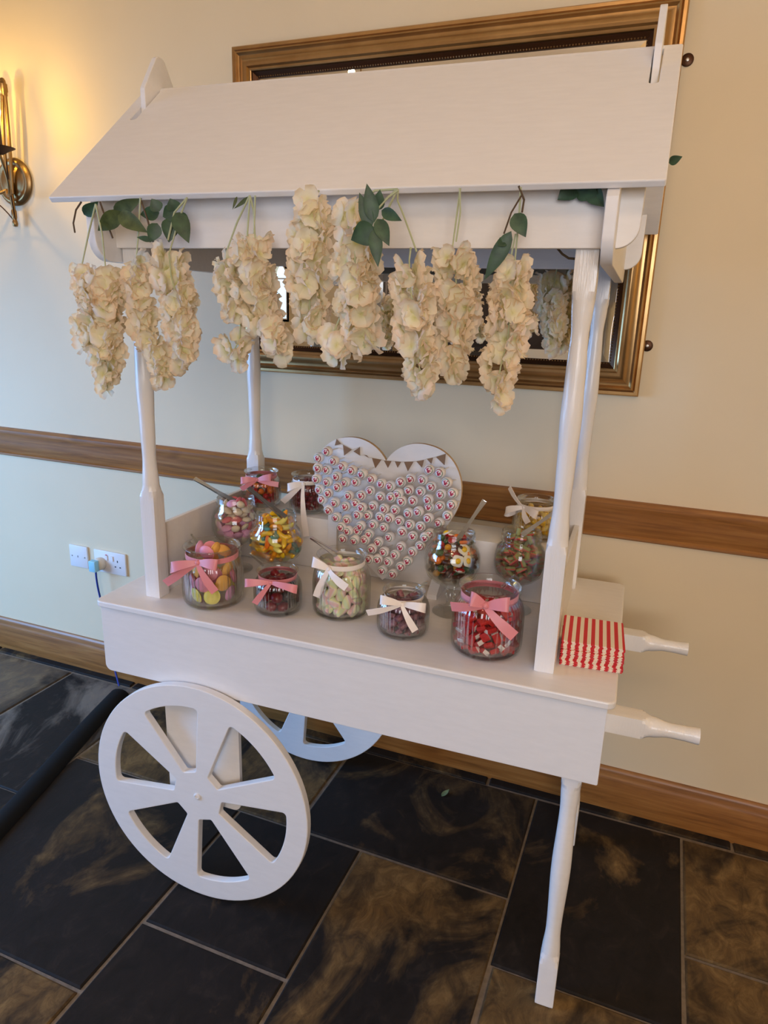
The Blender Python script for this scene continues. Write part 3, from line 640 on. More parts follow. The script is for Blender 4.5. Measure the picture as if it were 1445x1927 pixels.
bow(t, 0, .083, FA-.05, .043, P_, .014, (.056, -.003, .009), (.062, -.006, .010), (PI+.95, .062, .004), (0, 0, 0))
t = jar('marsh', .7358, .1621, ZT, .0653, .0575, .1414, 'wide ribbed glass jar of marshmallow twists with white ribbon')
bow(t, 0, .121, FA-.35, .0515, W_, .018, (.036, .012, .008), (.0, 0, 0), (-1.95, .075, .004), (-.55, .058, .006))
t = jar('purple', .8971, .1207, ZT, .0555, .0461, .0975, 'small ribbed glass jar of purple sugared gums with white ribbon')
bow(t, 0, .082, FA, .0415, W_, .015, (.044, .010, .009), (.050, -.001, .010), (PI+.30, .074, .006), (-1.05, .062, .006))
t = jar('red', 1.0797, .116, ZT, .0725, .0638, .1404, 'largest ribbed glass jar of red candy pieces with pink ribbon')
bow(t, 0, .119, FA-.15, .0575, P_, .022, (.028, .014, .006), (.046, .012, .006), (PI+.12, .066, .006), (-.70, .080, .006))
t = jar('orange', .3685, .4535, .872, .053, .0467, .0955, 'ribbed jar of orange gums with pink ribbon on the display step')
bow(t, 0, .079, FA+.05, .042, P_, .014, (.042, -.003, .008), (.040, .010, .006), (PI+.55, .05, .003), (-.15, .06, .003))
t = jar('redrear', .5127, .4495, .872, .051, .0453, .1023, 'ribbed jar of deep red sweets with white ribbon on display step')
bow(t, 0, .084, FA-.05, .0405, W_, .016, (.040, -.012, .008), (0, 0, 0), (-1.45, .135, .026), (PI+.75, .075, .004))
t = jar('yellow', 1.1146, .4789, .872, .0552, .0485, .0981, 'ribbed jar of yellow sweets with white bow on the display step')
bow(t, 0, .082, FA-.75, .0435, W_, .015, (.046, -.022, .012), (.046, -.006, .008), (PI-.75, .062, .004), (-1.0, .038, .004))
goblet('shell', .3811, .2983, 'footed glass jar of pink and white chocolate shapes'); goblet('dolphin', .541, .2162, 'footed glass jar of yellow and orange jelly dolphins')
goblet('mixed', .9655, .257, 'footed glass jar of mixed gums and jelly fried eggs'); goblet('melon', 1.1050, .3300, 'footed glass jar of sugared watermelon slices', .93)

# ------------------------------------------------------------------ sweets, each one an object
def ico(r, sub=2, sc=(1, 1, 1), mat=None, jit=0, seed=0):
    bm = bmesh.new(); bmesh.ops.create_icosphere(bm, subdivisions=sub, radius=r); g = random.Random(seed)
    for v in bm.verts:
        k = 1+g.uniform(-jit, jit); v.co = Vector((v.co.x*sc[0]*k, v.co.y*sc[1]*k, v.co.z*sc[2]*k))
    m = bpy.data.meshes.new('sweet'); bm.to_mesh(m); bm.free(); m.materials.append(MATS[mat]); smooth_by_angle(m, 70); return m
def lens(r, h, mat):
    return lathe([(0, -h), (r*.45, -h*.9), (r*.75, -h*.6), (r*.86, -h*.18), (r, -.0006), (r, .0006), (r*.86, h*.18), (r*.75, h*.6), (r*.45, h*.9), (0, h)], 24, mat, ang=70)
def two_tone(m, mat2, test):
    m.materials.append(MATS[mat2])
    for p in m.polygons:
        if test(p): p.material_index = 1
    return m
def capsule(L, r, mat, bend=.4, seg=8, n=8):
    pts = []; rad = []
    for i in range(n+1):
        t = i/n*2-1; pts.append((t*L/2, 0, bend*L*(.5*t*t-.25))); rad.append(r*max(.25, math.sqrt(max(0, 1-t**4))))
    return tube(pts, rad, mat, seg)
def scatter(key, name, metas, n_extra, rs, lab, grp, fill, face=None, flat=0., seed=1, cat='sweet', top=True, rows=None, inner=.5):
    """sweets lying against the glass in staggered rows, an inner ring behind them and a few on top"""
    j = J[key]; g = random.Random(seed); z = j['z0']+rs; ztop = j['z0']+fill; row = 0; out = []
    def rad(zz):
        if not j.get('bowl'):
            q = (zz)/j['h']
            return j['R'] if q < .56 else j['R']-(j['R']-j['neck']*.90)*min(1, (q-.56)/.27)
        tab = [(a, b*j['sc']) for a, b in ((.072, .012), (.081, .036), (.0945, .052), (.109, .0575), (.125, .0585), (.142, .0572), (.156, .0515), (.168, .0435), (.2, .0435))]
        for (a, ra), (b, rb) in zip(tab, tab[1:]):
            if zz <= b: return ra+(rb-ra)*max(0, (zz-a)/(b-a))
        return .043
    while z < ztop:
        r0 = min(rad(z-rs*.6), rad(z+rs*.6))-rs*.98; r1 = r0-rs*1.75
        if r0 > 0:
            n = max(3, int(2*PI*r0/(rs*2.02)))
            for k in range(n):
                a = 2*PI*(k+.5*(row % 2)+g.uniform(-.18, .18))/n; out.append((Vector((r0*math.cos(a), r0*math.sin(a), z+g.uniform(-.14, .14)*rs)), a))
        if r1 > rs*.4:
            n = int(2*PI*r1/(rs*2.1)*inner*2)
            for k in range(n):
                a = 2*PI*(k+g.random()*.6)/max(1, n); out.append((Vector((r1*math.cos(a), r1*math.sin(a), z+g.uniform(-.3, .3)*rs)), a))
        z += rs*1.62; row += 1
    if top:
        rt = rad(ztop)-rs*1.05; n = n_extra
        for k in range(n):
            a = 2.4*k; rr = rt*math.sqrt((k+.4)/max(1, n)); out.append((Vector((rr*math.cos(a), rr*math.sin(a), ztop+rs*g.uniform(.1, .7)+(rt-rr)*.15)), a))
    for i, (v, a) in enumerate(out):
        mm = metas[g.randrange(len(metas))]
        if isinstance(mm, tuple): mm, ad = mm; lb = ad+' '+lab
        else: lb = lab
        if face is not None and g.random() < face:    # flat side against the glass
            q = Vector((math.cos(a), math.sin(a), g.uniform(-.35, .35))).to_track_quat('Z', 'Y') @ Quaternion((0, 0, 1), g.uniform(0, 6.28))
        else:
            q = Quaternion((0, 0, 1), g.uniform(0, 6.28)) @ Quaternion((1, 0, 0), g.gauss(0, .6)+(g.uniform(0, 3) if g.random() < .2 else 0)) @ Quaternion((0, 1, 0), g.gauss(0, .5))
        o = solo(name, mm, lb, cat, j['p']+v, q, grp)
US = [(lens(.0185, .0066, 'candy_'+c), c) for c in ('pink', 'pink', 'green', 'yellow', 'orange', 'lilac')]
scatter('saucer', 'flying_saucer', US, 5, .0180, 'wafer flying saucer in the wide jar with pink ribbon', 'flying saucer sweets', .104, face=.8, seed=11, inner=.25)
BE = [(ico(.0138, 2, (1, 1, .85), 'gummy_berry', .06, 1), 'red'), (ico(.0135, 2, (1, .95, .9), 'gummy_berry_dark', .06, 2), 'blackish'), (ico(.014, 2, (1, 1, .8), 'gummy_dark_red', .06, 3), 'deep red')]
scatter('berry', 'berry_gum', BE, 4, .0128, 'berry gum in the small ribbed jar', 'berry gums', .058, seed=3, inner=.3)
mm_ = lathe([(0, -.0155), (.0075, -.0155), (.0100, -.0130), (.0106, -.008), (.0106, .008), (.0100, .0130), (.0075, .0155), (0, .0155)], 14, 'marshmallow', ang=70)
scatter('marsh', 'marshmallow_twist', [mm_], 6, .0126, 'pastel striped marshmallow twist in the white ribboned jar', 'marshmallow twists', .095, seed=5, inner=.3)
PU = [box_me(-.011, .011, -.0065, .0065, -.005, .005, 'sugar_purple', .003), box_me(-.009, .009, -.0075, .0075, -.0055, .0055, 'sugar_purple', .003)]
scatter('purple', 'sugared_gum', PU, 5, .0094, 'purple sugar coated gum in the white ribboned jar', 'purple sugared gums', .062, seed=6, inner=.3)
rp = two_tone(box_me(-.011, .011, -.0075, .0075, -.0048, .0048, 'sugar_red', .0016), 'white_end', lambda p: abs(p.normal.x) > .8)
rp2 = two_tone(box_me(-.009, .009, -.0085, .0085, -.0042, .0042, 'sugar_red', .0016), 'white_end', lambda p: p.normal.y > .8)
scatter('red', 'red_candy', [rp, rp2], 6, .0098, 'red candy piece with white ends in the largest jar', 'red candy pieces', .084, face=.35, seed=8, inner=.3)
SH = [(lens(.0135, .0055, 'candy_choc_pink'), 'round pink'), (lens(.0125, .006, 'candy_choc_white'), 'round white'), (ico(.0115, 2, (1, .8, .7), 'candy_choc_white', .12, 4), 'lumpy white'), (lens(.0138, .0058, 'candy_lilac'), 'pale pink')]
scatter('shell', 'chocolate_shape', SH, 6, .0118, 'chocolate shape in the footed jar', 'chocolate shapes', .098, face=.45, seed=9, inner=.3)
DO = [(capsule(.036, .0064, 'gummy_'+c, b), c) for c, b in (('yellow', .5), ('amber', .6), ('amber', -.5), ('orange', .4), ('teal', .6), ('lemon', .5), ('yellow', -.4))]
scatter('dolphin', 'jelly_dolphin', DO, 8, .0102, 'jelly dolphin in the footed glass jar', 'jelly dolphins', .102, seed=10, inner=.3)
egg = lathe([(0, -.0022), (.010, -.0022), (.0140, -.001), (.0140, .0008), (.009, .002), (0, .002)], 20, 'gummy_egg_white', 4, .10, (-1, 1), 70)
yk = ico(.0070, 2, (1, 1, .6), 'gummy_yellow'); yk.transform(Matrix.Translation((0, 0, .002)))
def egg_at(pos, q):
    o = thing('jelly_egg', 'jelly fried egg with yellow yolk in the mixed gums', 'sweet', pos, 0, 'jelly fried eggs'); o.rotation_mode = 'QUATERNION'; o.rotation_quaternion = q
    part('egg_white', egg, o); part('yolk', yk, o, label='yellow jelly yolk')
tor = bpy.data.meshes.new('ring'); _bm = bmesh.new()
def torus(Rm, r, mat, mat2):
    vs = [((Rm+r*math.cos(b))*math.cos(a), (Rm+r*math.cos(b))*math.sin(a), r*math.sin(b)) for a in (2*PI*i/20 for i in range(20)) for b in (2*PI*j/8 for j in range(8))]
    fs = [(i*8+j, ((i+1) % 20)*8+j, ((i+1) % 20)*8+(j+1) % 8, i*8+(j+1) % 8) for i in range(20) for j in range(8)]
    m = me('torus', vs, fs, mat, True); m.materials.append(MATS[mat2])
    for k, p in enumerate(m.polygons): p.material_index = 1 if k//8 < 9 else 0
    return m
_bm.free(); bpy.data.meshes.remove(tor)
MI = [(capsule(.024, .0056, 'gummy_brown', .0), 'straight cola brown'), (ico(.0098, 2, (1, .9, .7), 'gummy_orange', .08, 5), 'orange'), (ico(.0098, 2, (1, .9, .7), 'gummy_red', .08, 6), 'red'), (torus(.009, .0042, 'gummy_green', 'gummy_orange'), 'green and orange ring'), (ico(.01, 2, (1, .8, .7), 'gummy_amber', .08, 7), 'amber'),
      (two_tone(ico(.012, 2, (1, .8, .5), 'gummy_red'), 'gummy_egg_white', lambda p: p.center.z < -.001), 'red and white'), (ico(.0095, 2, (1, .9, .8), 'gummy_green', .1, 8), 'green'), (capsule(.022, .0058, 'gummy_brown', .2), 'bent cola brown')]
scatter('mixed', 'mixed_gum', MI, 6, .0102, 'gum in the footed jar of mixed sweets', 'mixed gums', .098, seed=12, inner=.3)
for u, v, k in ((873, 1034, .0), (861, 1056, .5), (840, 1003, 1.2), (880, 1056, 2.)):
    j = J['mixed']; d = ray(u, v); d.normalize(); c = j['p']+Vector((0, 0, .128)); oc = CP-c; b_ = oc.dot(d); rr = .0555
    disc = b_*b_-(oc.length_squared-rr*rr); hit = CP+d*(-b_-math.sqrt(max(0, disc)))
    egg_at(hit, (hit-c).normalized().to_track_quat('Z', 'Y') @ Quaternion((0, 0, 1), k) @ Quaternion((1, 0, 0), .25))
ml = []
for L in (.024, .020):
    vs = [(x, .0062*math.cos(a), .0075*math.sin(a)-.003) for x in (-L/2, L/2) for a in (PI*i/8 for i in range(9))]; fs = [(i, i+1, i+10, i+9) for i in range(8)]+[(8, 0, 9, 17), tuple(range(9))[::-1], tuple(range(9, 18))]
    ml.append(fix(me('slice', vs, fs, 'sugar_melon'), 40))
scatter('melon', 'watermelon_slice', ml, 7, .0096, 'red and green sugared watermelon slice in the footed jar', 'watermelon slices', .098, seed=13, inner=.35)
OR = [(ico(.0098, 2, (1.1, .8, .8), 'gummy_'+c, .12, i), c) for i, c in enumerate(('orange', 'red', 'orange', 'green', 'orange', 'red'))]
scatter('orange', 'fruit_gum', OR, 4, .0088, 'fruit gum in the pink ribboned jar on the display step', 'fruit gums on the step', .062, seed=14, inner=.25)
RR = [ico(.0082, 2, (1, 1, .9), 'gummy_dark_red', .1, i) for i in range(2)]
scatter('redrear', 'red_gum', RR, 5, .0080, 'deep red gum in the jar with long white ribbon', 'deep red gums', .068, seed=15, inner=.25)
YE = [(box_me(-.011, .011, -.007, .007, -.005, .005, 'gummy_yellow', .003), 'square'), (ico(.0095, 2, (1.2, .8, .7), 'gummy_pale_gold', .1, 9), 'rounded')]
scatter('yellow', 'yellow_sweet', YE, 4, .0098, 'yellow sweet in the jar with white bow', 'yellow sweets', .055, seed=16, inner=.25)

# ------------------------------------------------------------------ tongs and little plastic sticks
def tongs(lab, ua, va, ub, vb, key, dz=0, wid=.011, gap=.010, mat='chrome', name='serving_tongs', grp=None, roll=0., dpt=0.):
    j = J[key]; yv = (CM.transposed() @ j['p']).y
    a = CM @ at_cart(ua, va, 1, yv+dpt); b = CM @ at_cart(ub, vb, 1, yv-.006)
    d = (b-a); L = d.length; d.normalize(); side = d.cross((CP-a).normalized()).normalized(); nrm = side.cross(d).normalized()
    side, nrm = side*math.cos(roll)+nrm*math.sin(roll), nrm*math.cos(roll)-side*math.sin(roll)
    t = thing(name, lab, 'tongs', b, 0, grp); n = 9
    for s in (-1, 1):
        P = [(-d*(L-L*i/n))+nrm*s*(.0012+gap*.5*(i/n)) for i in range(n+1)]
        part('arm', strip(P, [wid*(1-.35*math.sin(PI*min(1, i/n*1.1))) for i in range(n+1)], side, mat, .0006 if mat == 'chrome' else .001), t)
    part('spring_end', xform(box_me(-.0022, .0022, -wid/2, wid/2, -.0018, .0018, mat, .0008), Matrix((( d.x, side.x, nrm.x, -d.x*L), (d.y, side.y, nrm.y, -d.y*L), (d.z, side.z, nrm.z, -d.z*L), (0, 0, 0, 1)))), t)
tongs('steel tongs in the footed jar of chocolate shapes', 367, 901, 447, 948, 'shell', wid=.011, roll=.45)
tongs('steel tongs in the footed jar of jelly dolphins', 468, 919, 538, 976, 'dolphin', roll=.5)
tongs('steel tongs in the marshmallow jar', 586, 1012, 634, 1043, 'marsh', wid=.009, roll=.9)
tongs('steel tongs in the footed jar of mixed gums', 911, 943, 860, 1018, 'mixed', wid=.0115)
tongs('steel tongs in the footed jar of watermelon slices', 1060, 952, 983, 1006, 'melon', wid=.0115)
for u1, v1, u2, v2, k, lab in ((360, 1006, 384, 1038, 'saucer', 'clear plastic tweezers in the flying saucer jar'), (470, 1042, 496, 1063, 'berry', 'clear plastic tweezers in the berry gum jar'), (803, 1095, 778, 1112, 'purple', 'clear plastic tweezers in the purple gum jar'), (968, 1083, 944, 1106, 'red', 'clear plastic tweezers in the largest jar')):
    tongs(lab, u1, v1, u2, v2, k, wid=.004, gap=.006, mat='clear_plastic', name='plastic_tweezers', roll=.6)

# ------------------------------------------------------------------ heart board with lollipops
HY = .362; HX, HZ = .7625, .742
hb = thing('heart_board', 'white wooden heart display board holding lollipops', 'display board', cw(HX, HY, ZT), DEL)
def heart_outline():
    pts = []; hw, top, cl = .192, 1.100-ZT, 1.050-ZT; tip = HZ-ZT
    def half():
        return bez((0, 0, cl), (.022, 0, cl+.036), (.062, 0, top+.006), (.108, 0, top-.003), 14)[:-1]+bez((.108, 0, top-.003), (.170, 0, top-.012), (hw+.006, 0, top-.075), (hw-.004, 0, top-.130), 14)[:-1]+bez((hw-.004, 0, top-.130), (hw-.020, 0, top-.210), (.062, 0, tip+.052), (0, 0, tip), 20)
    h = half(); return [(p.x, p.z) for p in h]+[(-p.x, p.z) for p in h[-2:0:-1]]
hm_ = closed_plate([heart_outline()], .012, 'white_paint', 0, 'Y', 0); hm_.materials.append(MATS['pale_wood'])
for p_ in hm_.polygons:
    if abs(p_.normal.y) < .5: p_.material_index = 1
part('heart', hm_, hb)
for sx in (-.145, .145):
    part('foot', fix(me('foot', [(sx-.012, -.052, 0), (sx+.012, -.052, 0), (sx+.012, .02, 0), (sx-.012, .02, 0), (sx-.012, -.052, .012), (sx+.012, -.052, .012), (sx+.012, -.002, .045), (sx-.012, -.002, .045), (sx+.012, .02, .045), (sx-.012, .02, .045)],
        [(3, 2, 1, 0), (0, 1, 5, 4), (4, 5, 6, 7), (7, 6, 8, 9), (9, 8, 2, 3), (1, 2, 8, 6, 5), (0, 4, 7, 9, 3)], 'white_paint')), hb, (0, 0, .0004))
    part('prop', box_me(sx-.012, sx+.012, .0125, .0235, .001, .22, 'white_paint'), hb)
inv = CM.inverted()
def heart_pt(cu, cv, y): p = at_cart(580+cu*.2076, 810+cv*.2076, 1, y); return p
bt_ = thing('paper_bunting', 'brown card bunting strung across the heart board', 'bunting', cw(HX, HY-.001, 1.06), DEL)
tri = [((257, 77), (298, 122), (240, 138)), ((315, 130), (395, 175), (325, 228)), ((468, 150), (470, 228), (410, 190)), ((505, 222), (550, 248), (530, 226)), ((578, 250), (663, 265), (608, 343)), ((687, 273), (755, 278), (722, 340)),
       ((785, 280), (842, 285), (810, 338)), ((868, 285), (955, 282), (903, 370)), ((980, 280), (1050, 267), (1030, 337)), ((1075, 258), (1132, 246), (1115, 303)), ((1157, 240), (1247, 212), (1235, 315))]
sp_ = []
for tr_ in tri:
    q = [heart_pt(a, b, HY-.0022)-Vector((HX, HY-.001, 1.06)) for a, b in tr_]; sp_ += [q[0], q[1]]
    vs = [v+Vector((0, dy, 0)) for dy in (-.0006, .0006) for v in q]; part('flag', fix(me('flag', vs, [(0, 1, 2), (5, 4, 3), (0, 3, 4, 1), (1, 4, 5, 2), (2, 5, 3, 0)], 'kraft_card')), bt_)
part('string', tube([p+Vector((0, .0004, 0)) for p in sp_], .0006, 'thread', 5), bt_)
LOL = [(175,190),(98,245),(235,275),(90,340),(175,358),(315,325),(400,360),(493,390),(80,437),(178,465),(260,415),(342,468),(433,465),(578,437),(107,532),(268,512),(183,567),(370,588),(483,588),(565,545),(668,482),(748,502),(842,465),(932,435),(1040,445),(1100,357),(1197,380),(1260,470),(1313,567),(133,625),(245,652),(342,687),(432,658),(490,697),(593,680),(657,597),(755,605),(820,570),(915,537),(1022,550),(1117,508),(1207,577),(850,640),(950,635),(1090,625),(1100,690),(1197,682),(1305,672),(187,718),(258,785),(355,803),(453,762),(545,765),(692,707),(790,715),(655,780),(740,790),(828,815),(912,745),(1003,732),(1092,793),(1265,770),(1190,835),(303,873),(365,907),(450,905),(480,862),(593,850),(690,875),(557,932),(853,912),(925,853),(1020,867),(950,955),(1060,965),(1105,930),(318,975),(425,992),(517,990),(640,1007),(742,963),(845,1050),(950,1097),(1017,1043),(580,1070),(690,1097),(790,1125),(632,1163),(730,1187),(905,1178),(840,1232),(560,1165),(675,1262),(770,1297)]
lh = lathe([(0, .013), (.004, .0128), (.0075, .0115), (.0105, .009), (.012, .005), (.0125, .001), (.0122, -.004), (.0105, -.0085), (.0065, -.012), (.003, -.0135), (.0016, -.016)], 20, 'lolly_wrapper', ang=80)
xform(lh, Matrix.Rotation(R(90), 4, 'X'))       # printed face looks along -y
stk = tube([(0, .014, 0), (0, .062, 0)], .0015, 'stick_white', 6)
tail = fix(me('tail', [(-.001, .014, 0), (.001, .014, 0), (.005, .021, .003), (-.005, .022, -.002), (0, .016, .004), (.003, .022, .006)], [(0, 1, 2), (0, 2, 3), (1, 4, 5), (1, 5, 2)], 'wrapper_tail'))
g = random.Random(21)
for i, (a, b) in enumerate(LOL):
    yy = .306+(.012 if i % 5 == 0 else 0)*0+g.choice((0, .006, -.004)); p = heart_pt(a, b, yy)
    lw = 'just below the card bunting' if b < 420 else 'near the pointed tip' if b > 1000 else 'across the middle'
    o = thing('lollipop', 'round wrapped lollipop on the heart board '+lw, 'lollipop', CM @ p, DEL+g.uniform(-.12, .12), 'lollipops on the heart board')
    o.rotation_euler = (g.uniform(-.12, .12), 0, DEL+g.uniform(-.14, .14))
    part('wrapper', lh, o); part('stick', stk, o)
    if g.random() < .6: part('wrapper_end', tail, o, rot=(0, g.uniform(0, 6.28), 0))

# ------------------------------------------------------------------ striped paper bags
def zig(y0, g):
    k = 24; return [(-.059+.118*i/k, y0+(.0022 if i % 2 else 0)+g.uniform(-.0003, .0003)) for i in range(k+1)]
g = random.Random(5)
zl = zig(-.064, g); lp = zl+[(.059, .064), (-.059, .064)]
bm_ = closed_plate([lp], .0017, 'striped_paper', 0, 'Z', 0)
NB = 28
for i in range(NB):
    lab = 'red striped paper sweet bag on top of the stack' if i == NB-1 else 'red striped paper sweet bag at the bottom of the stack' if i == 0 else 'red striped paper sweet bag within the stack by the post'
    fan = .006*math.sin(i*.45)+.002*(i//10); c = cw(1.2865+g.uniform(-.0012, .0012), .170+g.uniform(-.0012, .0012)-fan*.6+(.004 if i > 18 else 0), ZT+.0003+i*.00178)
    solo('paper_bag', bm_, lab, 'paper bag', c, (0, 0, DEL+.06+g.uniform(-.012, .012)), 'striped paper bags')

# ------------------------------------------------------------------ flowers and leaves
def petal_grid(L, W, cup, n=5, m=5):
    vs = []; fs = []
    for i in range(n+1):
        t = i/n; w = W*(.22+.78*math.sin(PI*min(1, t*.62+.02)))*(1 if t < .75 else math.sqrt(max(.05, 1-((t-.75)/.27)**2)))
        for k in range(m):
            s = k/(m-1)*2-1
            vs.append((L*t*(1-.10*s*s*t), s*w/2, cup*L*(t*t*.95-.15*t)+.16*W*s*s*t+.03*W*math.sin(3*s+5*t)))
    for i in range(n):
        for k in range(m-1): a = i*m+k; fs.append((a, a+1, a+m+1, a+m))
    return vs, fs
def blossom_me(seed):
    g = random.Random(seed); vs, fs = [], []; n = g.choice((4, 4, 5))
    for k in range(n):
        pv, pf = petal_grid(.0235*g.uniform(.85, 1.12), .0270*g.uniform(.9, 1.15), g.uniform(.05, .55)); b = len(vs); a = 2*PI*k/n+g.uniform(-.2, .2); tw = g.uniform(-.35, .35)
        M = Matrix.Rotation(a, 3, 'Z') @ Matrix.Rotation(tw, 3, 'X')
        vs += [M @ Vector(v) for v in pv]; fs += [tuple(i+b for i in f) for f in pf]
    m = me('blossom', vs, fs, 'petal', True); return m
BL = [blossom_me(i) for i in range(9)]
def leaf_me(L, W, mat, fold=.25, curl=.3, n=8):
    vs, fs = [], []
    for i in range(n+1):
        t = i/n; w = W*math.sin(PI*(t**.8))**.9*(1-.25*t) if 0 < t < 1 else .0004
        z = -curl*L*t*t
        for th in (.00025, -.00025):
            vs += [(L*t, -w/2, z+fold*w/2+th), (L*t, 0, z+th), (L*t, w/2, z+fold*w/2+th)]
    for i in range(n):
        a, b = i*6, (i+1)*6
        fs += [(a, b, b+1, a+1), (a+1, b+1, b+2, a+2), (a+4, b+4, b+3, a+3), (a+5, b+5, b+4, a+4), (a+3, b+3, b, a), (a+2, b+2, b+5, a+5)]
    return fix(me('leaf', vs, fs, mat), 70)
def put_leaf(parent, org, u1, v1, u2, v2, w, y, mat='green_leaf', roll=0., dy=-.01, fold=.25, curl=.12):
    a = CM @ at_cart(u1, v1, 1, y); b = CM @ at_cart(u2, v2, 1, y+dy); d = b-a; L = d.length; x = d.normalized(); vw = (CP-a).normalized()
    yv = vw.cross(x).normalized(); z = x.cross(yv).normalized(); Mr = Matrix((x, yv, z)).transposed() @ Matrix.Rotation(roll, 3, 'X')
    part('leaf', leaf_me(L, w, mat, fold, curl), parent, a-org, Mr.to_quaternion())
def bunch(lab, top, strands, y, leaves=(), twigs=(), seed=0, name='wisteria_spray', dens=1.0):
    """a hanging spray: strands = list of image polylines with half widths, surveyed on the plane y of the cart"""
    g = random.Random(seed); org = CM @ at_cart(top[0], top[1], 1, y); t = thing(name, lab, 'artificial flower', org, 0, None)
    for st in strands:
        P = [CM @ at_cart(u, v, 1, y) for u, v, w in st]; dep = (P[0]-CP).dot(_fw); Wd = [w*dep/FPX for u, v, w in st]
        a0 = P[0]-org; part('stem', tube([Vector((0, 0, 0))]+[ (a0*.5+Vector((0, .004, .012)))]+[p-org for p in P], [.0018]*2+[.0013]*len(P), 'stem_green', 6), t)
        for i in range(len(P)-1):
            L = (P[i+1]-P[i]).length; wm_ = (Wd[i]+Wd[i+1])/2; n = max(3, int(dens*L*wm_*2*PI/(.026*.026)*.95))
            for k in range(n):
                s = (k+g.random())/n; w = Wd[i]+(Wd[i+1]-Wd[i])*s; c = P[i].lerp(P[i+1], s); a = g.uniform(0, 2*PI); rr = max(.004, w-.008)*(g.uniform(.5, 1.0))
                dv = Vector((math.cos(a), math.sin(a)*.62, 0)); pos = c+dv*rr+Vector((0, 0, g.uniform(-.006, .006)))
                q = (dv+Vector((0, 0, g.uniform(-.55, .35)))).to_track_quat('Z', 'Y') @ Quaternion((0, 0, 1), g.uniform(0, 6.28))
                o = part('blossom', BL[g.randrange(9)], t, pos-org, q); s_ = g.uniform(.85, 1.12); o.scale = (s_, s_, s_)
    for tw in twigs:
        pts = [CM @ at_cart(u, v, 1, tw[1])-org for u, v in tw[0]]; part('twig', tube(pts, tw[2], tw[3], 6), t)
    for lf in leaves: put_leaf(t, org, *lf)
    return t
YF = -.030; BR, GR = 'stem_brown', 'stem_green'
G_, O_ = 'green_leaf', 'olive_leaf'
bunch('pale wisteria spray dangling outside the gable board with olive leaves', (180, 384), [[(200, 520, 30), (188, 560, 54), (186, 610, 56), (196, 665, 44), (200, 705, 24), (202, 730, 14)], [(152, 508, 18), (168, 545, 26)]], -.042,
      [(228, 398, 182, 436, .036, -.03, O_), (222, 402, 272, 434, .034, -.03, O_), (214, 400, 262, 376, .03, -.02, O_), (158, 404, 182, 382, .026, -.03, G_)],
      [([(188, 380), (205, 430), (212, 448)], -.025, .0018, BR), ([(153, 380), (143, 395), (138, 420), (141, 438)], -.02, .0018, BR)], 1)
bunch('long wisteria spray hanging before the post on a dark stem', (264, 372), [[(256, 490, 16), (258, 540, 24), (270, 600, 28), (290, 660, 28), (308, 706, 20), (312, 718, 12)]], -.03,
      [(300, 400, 262, 404, .028, -.02, G_), (300, 398, 285, 374, .028, -.02, G_), (296, 420, 282, 456, .03, -.03, G_), (288, 452, 256, 446, .012, -.035, G_)], [([(264, 374), (278, 415), (288, 455)], -.028, .0018, BR)], 2)
bunch('full wisteria spray beside the dark green leaf cluster', (352, 372), [[(318, 478, 28), (322, 520, 38), (335, 570, 36), (345, 620, 32), (345, 665, 26), (342, 690, 16)]], -.03,
      [(330, 396, 320, 374, .03, -.02, G_), (330, 398, 306, 408, .034, -.02, G_), (322, 410, 318, 455, .036, -.02, G_), (332, 400, 354, 454, .036, -.03, G_), (334, 400, 354, 434, .028, -.02, G_)], [([(352, 372), (328, 400), (316, 452)], -.03, .0018, GR)], 3)
bunch('ragged wisteria spray with a bent side strand', (470, 368), [[(480, 448, 34), (472, 490, 44), (476, 540, 44), (488, 590, 40), (512, 630, 30), (530, 662, 16)], [(420, 490, 22), (430, 540, 28), (446, 590, 24)], [(450, 640, 24), (440, 660, 32), (440, 680, 24)]], -.03,
      [(472, 369, 440, 393, .008, -.02, O_), (446, 370, 438, 393, .006, -.02, O_)], [([(480, 368), (478, 440)], -.03, .0016, GR)], 4)
bunch('tallest wisteria spray starting right under the eave', (600, 360), [[(588, 385, 36), (585, 440, 44), (582, 500, 44), (582, 560, 42), (585, 610, 34), (585, 634, 22)]], -.03, (), (), 5)
bunch('wisteria spray below the dark pointed leaves', (748, 356), [[(668, 450, 34), (668, 500, 48), (672, 560, 46), (678, 610, 40), (686, 655, 24)], [(660, 390, 26), (655, 430, 30)], [(628, 625, 20), (634, 650, 28), (636, 672, 20)]], -.062,
      [(704, 418, 690, 345, .026, -.112, G_), (698, 430, 676, 362, .024, -.112, G_), (710, 396, 715, 358, .022, -.105, G_), (718, 396, 753, 414, .020, -.112, G_), (710, 412, 731, 460, .026, -.112, G_), (706, 430, 660, 452, .042, -.118, G_), (704, 430, 711, 500, .024, -.118, G_)],
      [([(749, 358), (730, 372), (712, 392), (704, 425)], -.11, .0015, GR), ([(749, 356), (748, 378), (758, 402), (772, 440), (784, 474)], -.03, .0017, GR)], 6)
bunch('heavy wisteria spray tapering to a pink tip', (772, 470), [[(770, 490, 28), (772, 535, 42), (778, 590, 44), (785, 650, 40), (790, 700, 28), (795, 740, 14)]], -.066, (), (), 7)
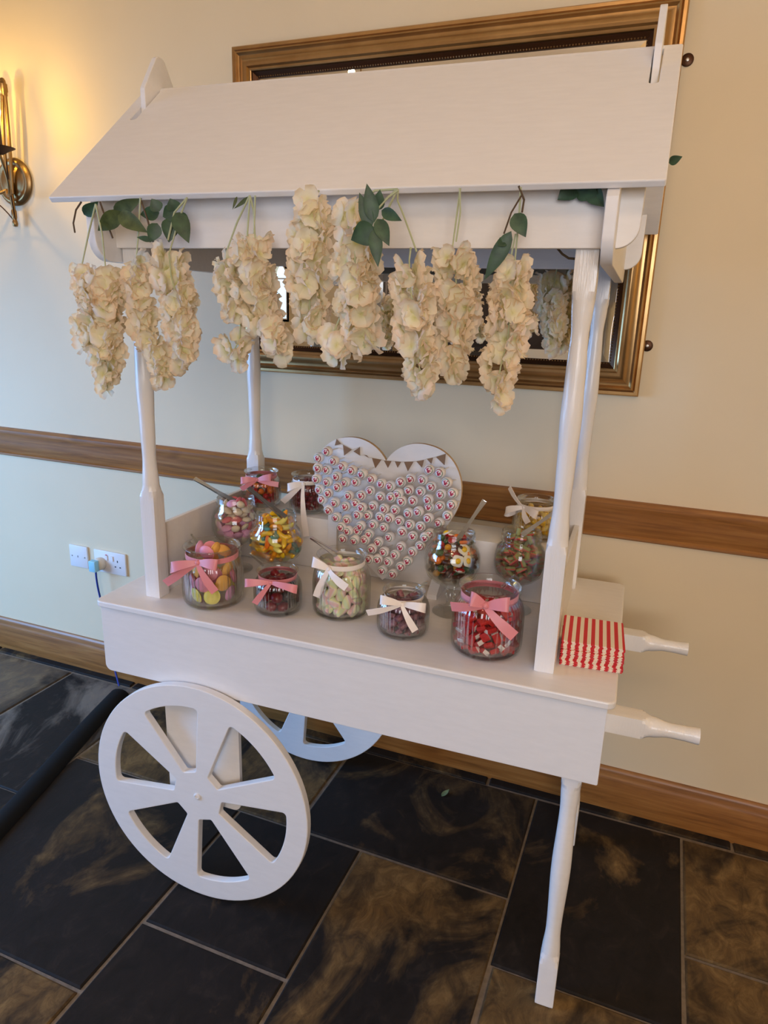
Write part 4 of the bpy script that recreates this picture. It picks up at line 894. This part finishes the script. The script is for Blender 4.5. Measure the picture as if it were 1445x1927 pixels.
bunch('broad wisteria spray hung on a straight stem', (866, 354), [[(850, 475, 40), (858, 520, 46), (858, 575, 44), (856, 625, 38), (852, 680, 26), (850, 712, 16)]], -.026, (), [([(865, 354), (866, 400), (858, 455)], -.03, .0016, GR)], 8)
bunch('slender wisteria spray with three drooping leaves', (980, 352), [[(968, 500, 28), (958, 540, 44), (960, 590, 44), (955, 640, 38), (942, 690, 34), (935, 730, 26), (938, 760, 14)]], -.03,
      [(968, 402, 988, 444, .030, -.045, G_), (962, 435, 912, 526, .028, -.045, G_), (950, 452, 938, 462, .018, -.045, G_)], [([(976, 350), (986, 376), (982, 400)], -.03, .0018, BR), ([(981, 368), (962, 400), (948, 440)], -.04, .0015, BR), ([(970, 440), (962, 480)], -.035, .0015, GR)], 9)
bunch('wisteria spray on the far side close to the mirror', (1050, 500), [[(1045, 520, 28), (1040, 560, 34), (1042, 600, 28), (1040, 640, 18), (1036, 655, 10)]], .615, (), (), 10)
# loose leaf sprigs
def sprig(lab, org_uv, y, leaves, twigs=()):
    org = CM @ at_cart(org_uv[0], org_uv[1], 1, y); t = thing('leaf_sprig', lab, 'artificial leaves', org)
    for tw in twigs: part('twig', tube([CM @ at_cart(u, v, 1, tw[1])-org for u, v in tw[0]], tw[2], tw[3], 6), t)
    for lf in leaves: put_leaf(t, org, *lf)
sprig('leaf sprig under the eave at the gable board', (1086, 352), .03, [(1086, 350, 1050, 374, .034, .032, G_, .2, -.012), (1086, 350, 1124, 370, .036, .03, G_, .2, -.012), (1108, 352, 1134, 388, .030, .028, G_, .2, -.012)])
sprig('single leaf peeping past the roof edge', (1262, 304), .45, [(1258, 306, 1283, 295, .020, .45, G_)])
sprig('bare brown twig end beside the front post', (1048, 467), .10, [], [([(1046, 464), (1058, 478), (1070, 486), (1082, 487)], .10, .0022, BR)])
fl = Vector((0, 0, .0035)); d_ = ray(838, 1492); p_ = CP+d_*((.0035-CP.z)/d_.z)
solo('fallen_leaf', leaf_me(.038, .017, 'pale_leaf', .3, -.08), 'small green leaf fallen on the slate floor', 'leaf', p_-Vector((.006, .018, .0015)), (0, 0, 1.25))
